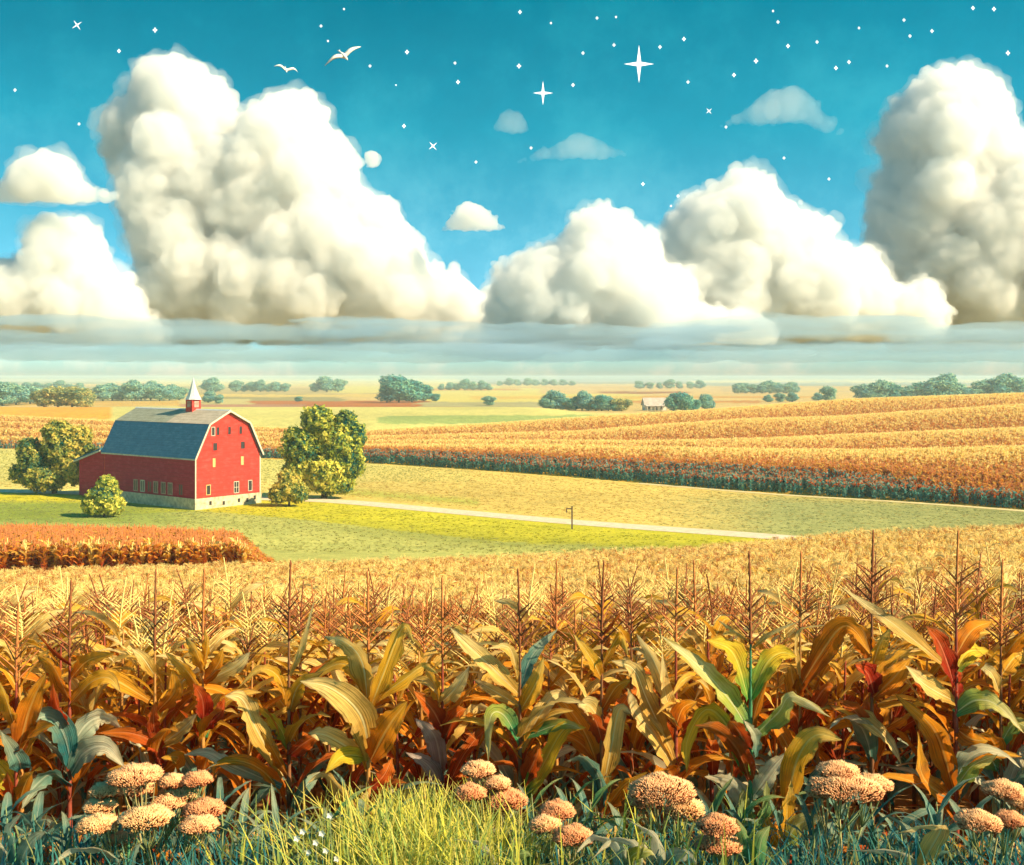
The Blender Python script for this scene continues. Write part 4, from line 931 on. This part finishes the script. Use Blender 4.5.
shoot(6,120,6.6,[([(110,840),(90,780),(70,740)],50,'green'),([(130,840),(140,790),(160,760)],46,'green'),([(90,850),(60,830),(30,840)],40,'teal')],'dark green leafy shoot at the foot of the emerald stalk')
# leafy weeds filling the shade at the foot of the corn
def weed(px,Y,h,seed,mats,label):
    r=random.Random(seed); x0=(px-512)/F*Y; g=gz(x0,Y); root=empty('leafy_weed',(x0,Y,g-.02)); tag(root,label,'weed','leafy weeds at the foot of the corn')
    b=MB(); b.tube([(0,0,0),(.02,0,h*.6),(0,0,h)],[.01,.008,.003],5); b.build('stem',M_stem,root,True)
    b=MB()
    for k in range(9):
        az=k*2.4+r.uniform(-.3,.3); z=h*(.1+.8*k/9); leaf_geo(b,arch_path(z,az,r.uniform(.25,.5),r.uniform(.7,1.2),r.uniform(.8,2.2),r),r.uniform(.035,.075),arch_wdir(az,0,r.uniform(-.8,.8)),8,seed=seed+k,mi=k%len(mats))
    b.build('foliage',mats,root,True)
for i,px in enumerate(np.linspace(10,1015,30)):
    weed(px+random.uniform(-12,12),random.uniform(7.0,7.6),random.uniform(.35,.62),900+i,[L['teal'],L['teal'],L['green'] if 300<px<800 else L['teal']],'leafy blue-green weed in the shade at the foot of the front corn row')
lit=MB(); r_=random.Random(5)
for k in range(520):
    Y_=r_.uniform(7.0,9.4); x_=r_.uniform(-.5,.5)*Y_; az=r_.uniform(0,6.28); l=r_.uniform(.2,.5); g_=gz(x_,Y_)
    p=[np.array([x_+math.cos(az)*l*q,Y_+math.sin(az)*l*q,g_+.03+r_.uniform(.0,.10)*math.sin(3.1*q)+.12*r_.random()*q]) for q in (0,.35,.7,1)]
    leaf_geo(lit,p,r_.uniform(.05,.12),lambda s_,T: (-T[1],T[0],.25*math.sin(az)),5,seed=k,across=3,mi=r_.randrange(4))
tag(lit.build('leaf_litter',[L['amber'],L['rust'],L['teal'],L['straw']],smooth=True),'dry fallen leaves on the soil between the front corn stalks','leaf litter',kind='stuff')
# tiny white blossoms in the grass
M_petal=plain('white_petal',(.80,.78,.70),.6,.05)
for i,(px,row) in enumerate([(303,831),(297,838),(322,833),(326,850),(316,842),(308,852),(330,815),(337,858)]):
    Y=6.15; P=at(px,row,Y); g=gz(P[0],Y); t=empty('white_blossom',(P[0],Y,g)); tag(t,'tiny white blossom in the grass left of the yellow-green clump','flower','tiny white blossoms in the grass')
    b=MB(); b.tube([(0,0,0),(.01,0,(P[2]-g)*.6),(0,0,P[2]-g)],[.003,.0025,.002],4); b.build('stem',M_stem,t,True)
    b=MB()
    for k in range(5):
        a=k*1.257; d=np.array([math.cos(a),-.35,math.sin(a)]); s=np.array([-math.sin(a),0,math.cos(a)]); c=np.array([0,-.004,P[2]-g])
        b.add([c,c+d*.012+s*.008,c+d*.021,c+d*.012-s*.008],[(0,1,2,3)])
    b.build('petals',M_petal,t)

# ------------------------------------------------------------------ clouds
DC=9000.
def in_poly(P,poly):
    x,y=P[:,0],P[:,1]; c=np.zeros(len(P),bool); n=len(poly)
    for i in range(n):
        (x0,y0),(x1,y1)=poly[i],poly[(i+1)%n]
        k=((y0>y)!=(y1>y)); xx=(x1-x0)*(y-y0)/((y1-y0) if y1!=y0 else 1e-9)+x0; c^=k&(x<xx)
    return c
def edge_dist(P,poly):
    d=np.full(len(P),1e9); poly=np.array(poly,float)
    for a,b_ in zip(poly,np.roll(poly,-1,0)):
        ab=b_-a; t=np.clip(((P-a)@ab)/(ab@ab+1e-9),0,1); d=np.minimum(d,np.linalg.norm(P-(a+t[:,None]*ab),axis=1))
    return d
def ico(sub):
    import bmesh
    bm=bmesh.new(); bmesh.ops.create_icosphere(bm,subdivisions=sub,radius=1); v=np.array([x.co[:] for x in bm.verts]); f=[[q.index for q in p.verts] for p in bm.faces]; bm.free(); return v,np.array(f)
ICO=ico(2)
def cloud_mat(name,col,dens):
    m,nt,out=nodes(name); v=N(nt,'ShaderNodeVolumePrincipled'); v.inputs['Color'].default_value=(*col,1); v.inputs['Density'].default_value=dens; v.inputs['Anisotropy'].default_value=.15
    nt.links.new(v.outputs[0],out.inputs['Volume']); return m
M_cloud=cloud_mat('cloud_white',(.945,.950,.942),.0100); M_fringe=cloud_mat('cloud_fringe',(.98,.985,.98),.0016); M_veil=cloud_mat('cloud_veil',(.88,.96,.985),.0013); M_bankc=cloud_mat('cloud_grey',(.50,.68,.80),.0030)  # grey bank colour: the low clouds' blue-grey shade put into the volume
def billow(p,oc=4):
    s=0;a=1
    for k in range(oc):
        s+=a*abs(noise.noise(p)); p=p*2.1; a*=.5
    return s
def cloud(name,poly,label,seed,D=DC,n=150,rmin=5,rmax=46,vox=1.8,amp=10.,mat=None,cat='cloud',kind=None,lobe=26,flat=1.0,nfront=90,fringe=True):
    g=np.random.default_rng(seed); pl=np.array(poly,float); lo,hi=pl.min(0),pl.max(0)
    pts=g.uniform(lo,hi,(n*30,2)); pts=pts[in_poly(pts,poly)]; d=edge_dist(pts,poly)
    sel=[];  order=np.argsort(-d)
    # big lobes first, then edge lobes
    chosen=[]
    for i in list(order[::max(1,len(order)//(n))])+list(g.permutation(len(pts))[:n]):
        chosen.append((pts[i][0],pts[i][1],g.uniform(-.5,.5)*min(d[i],rmax)*1.2,float(np.clip(d[i]*.98,rmin*.5,rmax))))
    for i in g.permutation(len(pts))[:nfront]:
        r_=min(d[i]*.9,g.uniform(.22,1)**1.2*lobe)
        if r_>3: chosen.append((pts[i][0],pts[i][1],-min(d[i],rmax)*g.uniform(.8,1.45),r_))
    rim=np.nonzero((d>1.5)&(d<lobe*.45))[0]
    for i in g.permutation(rim)[:nfront]:
        chosen.append((pts[i][0],pts[i][1],g.uniform(-1,.6)*lobe*.8,float(np.clip(d[i]*g.uniform(.8,1.45),rmin*.5,lobe*.7))))
    pa=np.array(poly,float)
    for _ in range(nfront//2):                                  # small torn puffs along the outline
        e=g.integers(len(pa)); t_=g.random(); q=pa[e]*(1-t_)+pa[(e+1)%len(pa)]*t_
        if q[1]<hi[1]-.12*(hi[1]-lo[1]): chosen.append((q[0]+g.normal()*lobe*.07,q[1]+g.normal()*lobe*.07,g.uniform(-.6,.6)*lobe*.5,g.uniform(.05,.26)*lobe))
    k=D/F; Vs=[];Fs=[];o=0
    for (x,yv,dz,r_) in chosen:
        v=ICO[0]*r_*np.array([1,1,flat]); Vs.append(v+np.array([x-512,dz,-(yv-HOR)])); Fs.append(ICO[1]+o); o+=len(v)
    me=bpy.data.meshes.new(name); me.from_pydata(np.concatenate(Vs).tolist(),[],np.concatenate(Fs).tolist())
    ob=bpy.data.objects.new(name,me); COL.objects.link(ob)
    md=ob.modifiers.new('r','REMESH'); md.mode='VOXEL'; md.voxel_size=vox
    dg=bpy.context.evaluated_depsgraph_get(); ev=ob.evaluated_get(dg); m2=bpy.data.meshes.new_from_object(ev); ob.modifiers.clear(); ob.data=m2; bpy.data.meshes.remove(me)
    nv=len(m2.vertices); co=np.empty(nv*3); m2.vertices.foreach_get('co',co); co=co.reshape(-1,3)
    nr=np.empty(nv*3); m2.vertices.foreach_get('normal',nr); nr=nr.reshape(-1,3)
    big=np.array([billow(Vector(c/19.)+Vector((seed,0,0)),4) for c in co]); amt=amp*(big-.35)
    co=co+nr*amt[:,None]
    base=float(-(hi[1]-HOR)); co[:,2]=np.where(co[:,2]<base,base+(co[:,2]-base)*.25,co[:,2])
    m2.vertices.foreach_set('co',co.ravel()); m2.update()
    md=ob.modifiers.new('r','REMESH'); md.mode='VOXEL'; md.voxel_size=vox*.9
    dg=bpy.context.evaluated_depsgraph_get(); m3=bpy.data.meshes.new_from_object(ob.evaluated_get(dg)); ob.modifiers.clear(); ob.data=m3; bpy.data.meshes.remove(m2); m2=m3
    nv=len(m2.vertices); co=np.empty(nv*3); m2.vertices.foreach_get('co',co); co=co.reshape(-1,3)
    co=co*k; cen=np.array([co[:,0].mean(),0,co[:,2].min()])
    m2.vertices.foreach_set('co',(co-cen).ravel()); m2.polygons.foreach_set('use_smooth',np.ones(len(m2.polygons),bool)); m2.materials.clear(); m2.materials.append(mat or M_cloud); m2.update()
    ob.location=(cen[0],D,H+cen[2]); m2.name=name
    tag(ob,label,cat,None,kind)
    if fringe:
        Vs=[];Fs=[];o=0
        for (x,yv,dz,r_) in chosen:
            if r_<7: continue
            v=ICO[0]*(r_+g.uniform(3,9)); Vs.append(v+np.array([x-512,dz,-(yv-HOR)])); Fs.append(ICO[1]+o); o+=len(v)
        me=bpy.data.meshes.new('fringe'); me.from_pydata(np.concatenate(Vs).tolist(),[],np.concatenate(Fs).tolist()); fo=bpy.data.objects.new('fringe',me); COL.objects.link(fo)
        for step in (0,1):
            md=fo.modifiers.new('r','REMESH'); md.mode='VOXEL'; md.voxel_size=2.6
            dg=bpy.context.evaluated_depsgraph_get(); m4=bpy.data.meshes.new_from_object(fo.evaluated_get(dg)); fo.modifiers.clear(); old=fo.data; fo.data=m4; bpy.data.meshes.remove(old)
            if step==0:
                nv=len(m4.vertices); c4=np.empty(nv*3); m4.vertices.foreach_get('co',c4); c4=c4.reshape(-1,3); n4=np.empty(nv*3); m4.vertices.foreach_get('normal',n4); n4=n4.reshape(-1,3)
                a4=np.array([10*noise.fractal(Vector(c/17.)+Vector((seed*3,1,0)),.9,2.1,4)-1.5 for c in c4]); c4=c4+n4*a4[:,None]; c4[:,2]=np.where(c4[:,2]<base,base+(c4[:,2]-base)*.3,c4[:,2]); m4.vertices.foreach_set('co',c4.ravel()); m4.update()
        nv=len(m4.vertices); c4=np.empty(nv*3); m4.vertices.foreach_get('co',c4); m4.vertices.foreach_set('co',(c4.reshape(-1,3)*k-cen).ravel()); m4.materials.clear(); m4.materials.append(M_fringe); m4.name='fringe'; m4.update(); fo.parent=ob
    return ob
cloud('cloud',[(150,345),(140,260),(128,215),(130,190),(112,165),(105,130),(114,108),(132,97),(139,78),(162,62),(185,60),(208,71),(222,85),(229,106),(245,128),(262,112),(285,97),(305,94),(319,102),(327,122),(342,142),(355,162),(355,182),(372,198),(392,208),(399,225),(417,241),(429,265),(455,274),(478,293),(500,312),(522,330),(520,345)],'towering cream cumulus with two peaks above the barn',1,n=220,nfront=230,rmax=42,lobe=32,D=9500.)
cloud('cloud',[(-60,345),(-50,262),(30,258),(37,233),(52,221),(80,219),(98,235),(106,258),(120,273),(138,288),(148,312),(173,336),(170,345)],'low rounded cumulus at the lower left of the sky',2,D=8600,n=120,nfront=120,rmax=34)
cloud('cloud',[(-60,203),(-50,175),(0,187),(15,164),(45,149),(73,158),(80,180),(100,188),(136,203)],'small flat-based white cloud at the left edge',3,D=8200,n=90,nfront=40,rmax=22,lobe=16,amp=5,vox=1.8)
cloud('cloud',[(440,231),(455,210),(470,200),(490,211),(500,222),(514,231)],'smallest flat-based puff right of the tall twin-peaked cumulus',4,n=60,nfront=25,rmax=14,rmin=2,lobe=10,amp=4,vox=1.0,fringe=False)
cloud('cloud',[(480,345),(495,265),(520,258),(545,248),(562,243),(575,219),(600,204),(618,215),(640,231),(656,238),(660,262),(688,273),(698,292),(692,302),(750,313),(783,335),(785,345)],'lumpy mid-height cumulus in the middle of the sky',5,D=7600,n=150,nfront=170,rmax=34,lobe=26)
cloud('cloud',[(640,342),(668,219),(690,199),(710,189),(740,172),(760,176),(773,193),(798,208),(827,224),(833,248),(868,254),(883,274),(895,288),(928,282),(940,306),(949,328),(900,338)],'broad cumulus sloping down to the right, right of centre',6,D=8200,n=170,nfront=190,rmax=36,lobe=28)
cloud('cloud',[(850,310),(872,238),(866,202),(888,166),(880,132),(893,108),(917,79),(950,70),(978,76),(1000,98),(1003,132),(1024,143),(1080,153),(1120,200),(1150,345),(960,338),(930,325)],'tallest billowing cumulus at the right edge of the sky',7,n=190,nfront=220,rmax=44,lobe=32)
cloud('cloud',[(720,126),(745,108),(770,91),(795,86),(813,98),(828,117),(855,135),(830,135),(805,122),(770,124)],'thin grey veil cloud in the upper right sky',8,D=10500,n=90,nfront=30,rmax=14,rmin=2,lobe=12,amp=4,vox=1.3,mat=M_veil,fringe=False)
cloud('cloud',[(512,163),(550,147),(578,132),(600,142),(632,153),(600,160),(560,158)],'thin grey veil cloud in the upper middle sky below the two largest stars',9,D=10500,n=80,nfront=25,rmax=10,rmin=2,lobe=9,amp=4,vox=1.2,mat=M_veil,fringe=False)
cloud('cloud',[(365,152),(374,149),(381,156),(379,166),(368,168)],'tiny round puff beside the slope of the twin-peaked cumulus',10,n=30,nfront=8,rmax=8,rmin=2,lobe=6,amp=6,vox=.9,fringe=False)
cloud('cloud',[(492,128),(500,114),(512,109),(524,116),(530,132),(512,135)],'faint grey wisp left of the second-largest star',11,D=10500,n=50,nfront=12,rmax=9,rmin=2,lobe=8,amp=4,vox=1.2,mat=M_veil,fringe=False)
def bank(x0,x1,r0,r1,seed,label,D,nl=40,rzr=(2.5,6.),pw=.8):
    "stratus: long lens-shaped sheets of vapour overlapping one another"
    g=np.random.default_rng(seed); k=D/F; Vs=[];Fs=[];o=0; h=r1-r0
    for q in range(nl):
        rx=g.uniform(.05,.20)*(x1-x0); rz=g.uniform(*rzr); x=g.uniform(x0+rx*.5,x1-rx*.5); zc=r0+rz+(r1-r0-2*rz)*g.random()**pw
        v=ICO3[0]*np.array([rx,g.uniform(18,34),rz]); Vs.append(v+np.array([x-512,g.uniform(-20,20),-(zc-HOR)])); Fs.append(ICO3[1]+o); o+=len(v)
    me=bpy.data.meshes.new('cloud_bank'); me.from_pydata(np.concatenate(Vs).tolist(),[],np.concatenate(Fs).tolist()); ob=bpy.data.objects.new('cloud_bank',me); COL.objects.link(ob)
    md=ob.modifiers.new('r','REMESH'); md.mode='VOXEL'; md.voxel_size=1.5
    dg=bpy.context.evaluated_depsgraph_get(); m2=bpy.data.meshes.new_from_object(ob.evaluated_get(dg)); ob.modifiers.clear(); ob.data=m2; bpy.data.meshes.remove(me)
    nv=len(m2.vertices); co=np.empty(nv*3); m2.vertices.foreach_get('co',co); co=co.reshape(-1,3)
    co[:,2]+=np.array([3.0*noise.fractal(Vector((c[0]/26+seed,c[1]/26,c[2]/7)),1,2,4) for c in co])
    co*=k; cen=np.array([co[:,0].mean(),0,co[:,2].min()]); m2.vertices.foreach_set('co',(co-cen).ravel()); m2.polygons.foreach_set('use_smooth',np.ones(len(m2.polygons),bool)); m2.materials.clear(); m2.materials.append(M_bankc); m2.update()
    ob.location=(cen[0],D,H+cen[2]); m2.name='cloud_bank'; tag(ob,label,'cloud bank')
ICO3=ico(3)
cloud('cloud',[(430,350),(445,312),(470,300),(490,285),(520,290),(560,300),(600,292),(660,300),(690,290),(760,296),(830,292),(850,270),(880,262),(910,275),(960,290),(1060,300),(1080,350)],'low long cumulus filling the gaps behind the middle and right clouds',12,D=10300.,n=150,nfront=120,rmax=22,lobe=20,vox=2.0,amp=8)
bank(-160,400,312,352,31,'long broken grey-blue cloud streaks under the twin-peaked cumulus',7000)
bank(300,740,318,353,32,'long broken grey-blue cloud streaks low over the middle horizon',7050)
bank(640,1190,312,353,33,'long broken grey-blue cloud streaks low over the right horizon',7000)
bank(-160,560,343,363,34,'smooth grey-blue cloud layer just above the left horizon',6900,34,(3,6.5),1.)
bank(440,1190,343,363,35,'smooth grey-blue cloud layer just above the right horizon',6900,34,(3,6.5),1.)

# ------------------------------------------------------------------ stars and birds
m,nt,out=nodes('star_glow'); e=N(nt,'ShaderNodeEmission'); e.inputs[0].default_value=(1,.95,.85,1); e.inputs[1].default_value=1.0; nt.links.new(e.outputs[0],out.inputs[0]); M_star=m
DS=12500.
def star(px,row,a,b_,label,group=None,rot=0.0,inner=.16):
    k=DS/F; P=at(px,row,DS); v=[]
    for i in range(8):
        t=i*math.pi/4+rot; r_=(a if i%4==0 else b_) if i%2==0 else inner*min(a,b_)
        v.append((r_*k*math.cos(t),0,r_*k*math.sin(t)))
    v+=[(0,-.2*min(a,b_)*k,0),(0,.2*min(a,b_)*k,0)]
    mb=MB(); mb.add(v,[(i,(i+1)%8,8) for i in range(8)]+[((i+1)%8,i,9) for i in range(8)])
    o=mb.build('star',M_star); o.location=tuple(P); tag(o,label,'star',group)
star(639,64,15,19,'largest four-pointed white star in the upper sky right of centre',inner=.2)
star(543,93,10,12,'second-largest four-pointed star in the upper sky, left of the largest',inner=.2)
star(77,25,6,6,'four-pointed star near the top left corner',rot=.6); star(433,146,5.5,5.5,'tilted small star above the small flat-based puff',rot=.7); star(709,111,4,4,'tilted small star below and right of the largest star',rot=.7)
for px,row,s_ in [(155,30,3.2),(119,51,2.6),(15,90,2.2),(79,124,2),(321,26,2),(328,41,1.6),(370,66,2),(396,85,1.2),(407,52,2.8),(455,63,2),(458,82,2.6),(404,126,2.6),(476,162,2),(519,66,3),(531,148,2),(573,85,2.4),(583,53,2.2),(551,23,1.6),(597,18,2),(616,17,1.6),(614,45,2.2),(660,47,2.4),(684,39,2.6),(688,82,2.2),(734,75,2.6),(756,61,3),(778,22,2.2),(773,11,1.6),(788,46,2.6),(817,42,2.2),(836,68,2.6),(849,62,2.4),(859,28,1.8),(887,66,2),(904,20,2.2),(932,31,2.4),(973,8,2.6),(994,9,2.8),(1008,53,3),(910,36,2.2),(643,184,2.4),(678,196,2.2),(671,206,1.6),(784,158,2),(829,179,2),(726,127,2),(344,9,1.6),(520,12,2.5)]:
    star(px,row,s_*.85,s_*.95,'tiny white dot star scattered in the teal upper sky','tiny stars',inner=.5)
M_bird=plain('bird_white',(.82,.80,.74),.7,.05)
def bird(px,row,Y,span,left,right,label,tilt):
    "left and right: wing polylines in units of half-span (x, z)"
    P=at(px,row,Y); root=empty('bird',P); tag(root,label,'bird'); root.rotation_euler=(R(48),tilt,R(32)); h=span/2*1.15
    mb=MB()
    pl=[(-x,0,z) for x,z in left[::-1]]+[(0,0,0)]+[(x,0,z) for x,z in right]; pl=catmull(np.array(pl)*h,17)
    v=[];n=len(pl)
    for i,p in enumerate(pl):
        s=abs(i/(n-1)*2-1); c=.20*h*(1-s**2.2)+.012*h; th=.035*h*(1-s)+.006*h; bk=.10*h*s
        for (dy,dz) in ((-.5*c+bk,0),(-.1*c+bk,th),(.5*c+bk,0),(-.1*c+bk,-th)): v.append((p[0],dy,p[2]+dz+dy*.55))
    f=[(i*4+j,i*4+(j+1)%4,(i+1)*4+(j+1)%4,(i+1)*4+j) for i in range(n-1) for j in range(4)]+[(3,2,1,0),tuple((n-1)*4+j for j in range(4))]
    mb.add(v,f)
    t=np.linspace(0,1,9); mb.tube(np.column_stack([0*t,-.34*h+.75*h*t,.012*h*np.sin(t*3.1)]),h*np.array([.012,.05,.062,.085,.095,.085,.06,.035,.03]),8)
    mb.add([(0,.34*h,0),(-.09*h,.52*h,0),(.09*h,.52*h,0),(0,.36*h,.03*h)],[(0,1,2),(3,2,1),(0,3,1),(0,2,3)])
    mb.build('body',M_bird,root,True)
bird(344,56,38,1.25,[(.35,.05),(.65,-.06),(1,-.42)],[(.3,.16),(.62,.20),(1,.14)],'larger white gull gliding with one wing dipped, between the cloud peaks',R(-22))
bird(286,70,60,1.2,[(.4,.2),(.7,.18),(1,-.04)],[(.4,.2),(.7,.18),(1,-.05)],'smaller white gull with level wings left of the larger bird',R(4))

# ------------------------------------------------------------------ air, sky, sun, camera
m,nt,out=nodes('air'); vol=N(nt,'ShaderNodeVolumePrincipled'); vol.inputs['Color'].default_value=(.70,.88,.92,1); vol.inputs['Density'].default_value=.00022; vol.inputs['Anisotropy'].default_value=.0
nt.links.new(vol.outputs[0],out.inputs['Volume'])
b=MB(); b.box((-5000,-60,-30),(5000,6300,9)); hz_=b.build('haze',m); tag(hz_,kind='stuff')

SUN_AZ,SUN_EL=-23.0,37.0      # azimuth: degrees from +X towards +Y (right of frame, slightly beyond)
w=bpy.data.worlds.new('World'); S.world=w; w.use_nodes=True; nt=w.node_tree; nt.nodes.clear()
out=nt.nodes.new('ShaderNodeOutputWorld'); bg=nt.nodes.new('ShaderNodeBackground'); bg.inputs[1].default_value=.135
sky=nt.nodes.new('ShaderNodeTexSky'); sky.sky_type='NISHITA'; sky.sun_disc=False; sky.sun_elevation=R(SUN_EL); sky.sun_rotation=R(90-SUN_AZ); sky.dust_density=.6; sky.ozone_density=2.0; sky.air_density=1.0
tc=nt.nodes.new('ShaderNodeTexCoord'); sep=nt.nodes.new('ShaderNodeSeparateXYZ'); nt.links.new(tc.outputs['Generated'],sep.inputs[0])
cmb=nt.nodes.new('ShaderNodeCombineXYZ'); nt.links.new(sep.outputs[0],cmb.inputs[0]); nt.links.new(sep.outputs[1],cmb.inputs[1]); nt.links.new(math_n(nt,'MULTIPLY',sep.outputs[2],2.6),cmb.inputs[2])
nrm=nt.nodes.new('ShaderNodeVectorMath'); nrm.operation='NORMALIZE'; nt.links.new(cmb.outputs[0],nrm.inputs[0]); nt.links.new(nrm.outputs[0],sky.inputs[0])
tint=ramp(nt,sep.outputs[2],[(0,(.36,.46,.50)),(.05,(.38,.66,.64)),(.12,(.30,.82,.68)),(.22,(.10,.86,.66)),(.34,(.015,.66,.52)),(1,(.20,.80,.75))])
skyc=mix_n(nt,1.,sky.outputs[0],tint.outputs[0],'MULTIPLY')
mz=nt.nodes.new('ShaderNodeTexNoise'); mz.inputs['Scale'].default_value=9; mz.inputs['Detail'].default_value=9; mz.inputs['Roughness'].default_value=.68; nt.links.new(tc.outputs['Generated'],mz.inputs['Vector'])
skyc=mix_n(nt,1.,skyc,ramp(nt,mz.outputs[0],[(.32,(.86,.90,.92)),(.50,(1,1,1)),(.70,(1.9,1.25,1.15))]).outputs[0],'MULTIPLY')
nt.links.new(skyc,bg.inputs[0]); nt.links.new(bg.outputs[0],out.inputs[0])
sl=bpy.data.lights.new('sun','SUN'); sl.energy=5.0; sl.angle=R(.5); sl.color=(1,.80,.52); so=bpy.data.objects.new('sun',sl); COL.objects.link(so)
d=Vector((math.cos(R(SUN_EL))*math.cos(R(SUN_AZ)),math.cos(R(SUN_EL))*math.sin(R(SUN_AZ)),math.sin(R(SUN_EL)))); so.rotation_euler=d.to_track_quat('Z','Y').to_euler()
cam=bpy.data.cameras.new('camera'); co=bpy.data.objects.new('camera',cam); COL.objects.link(co); S.camera=co
co.location=(0,0,H); co.rotation_euler=(R(90),0,0); cam.sensor_fit='HORIZONTAL'; cam.sensor_width=36; cam.lens=F/1024*36; cam.shift_y=-(432.5-HOR)/1024; cam.clip_start=.1; cam.clip_end=60000
S.view_settings.view_transform='Standard'; S.view_settings.look='None'; S.view_settings.exposure=1.08; S.view_settings.gamma=1
S.render.engine='CYCLES'; cy=S.cycles; cy.use_denoising=True; cy.max_bounces=14; cy.diffuse_bounces=3; cy.glossy_bounces=2; cy.transmission_bounces=4; cy.transparent_max_bounces=8; cy.volume_bounces=14; cy.use_adaptive_sampling=True; cy.adaptive_threshold=.025
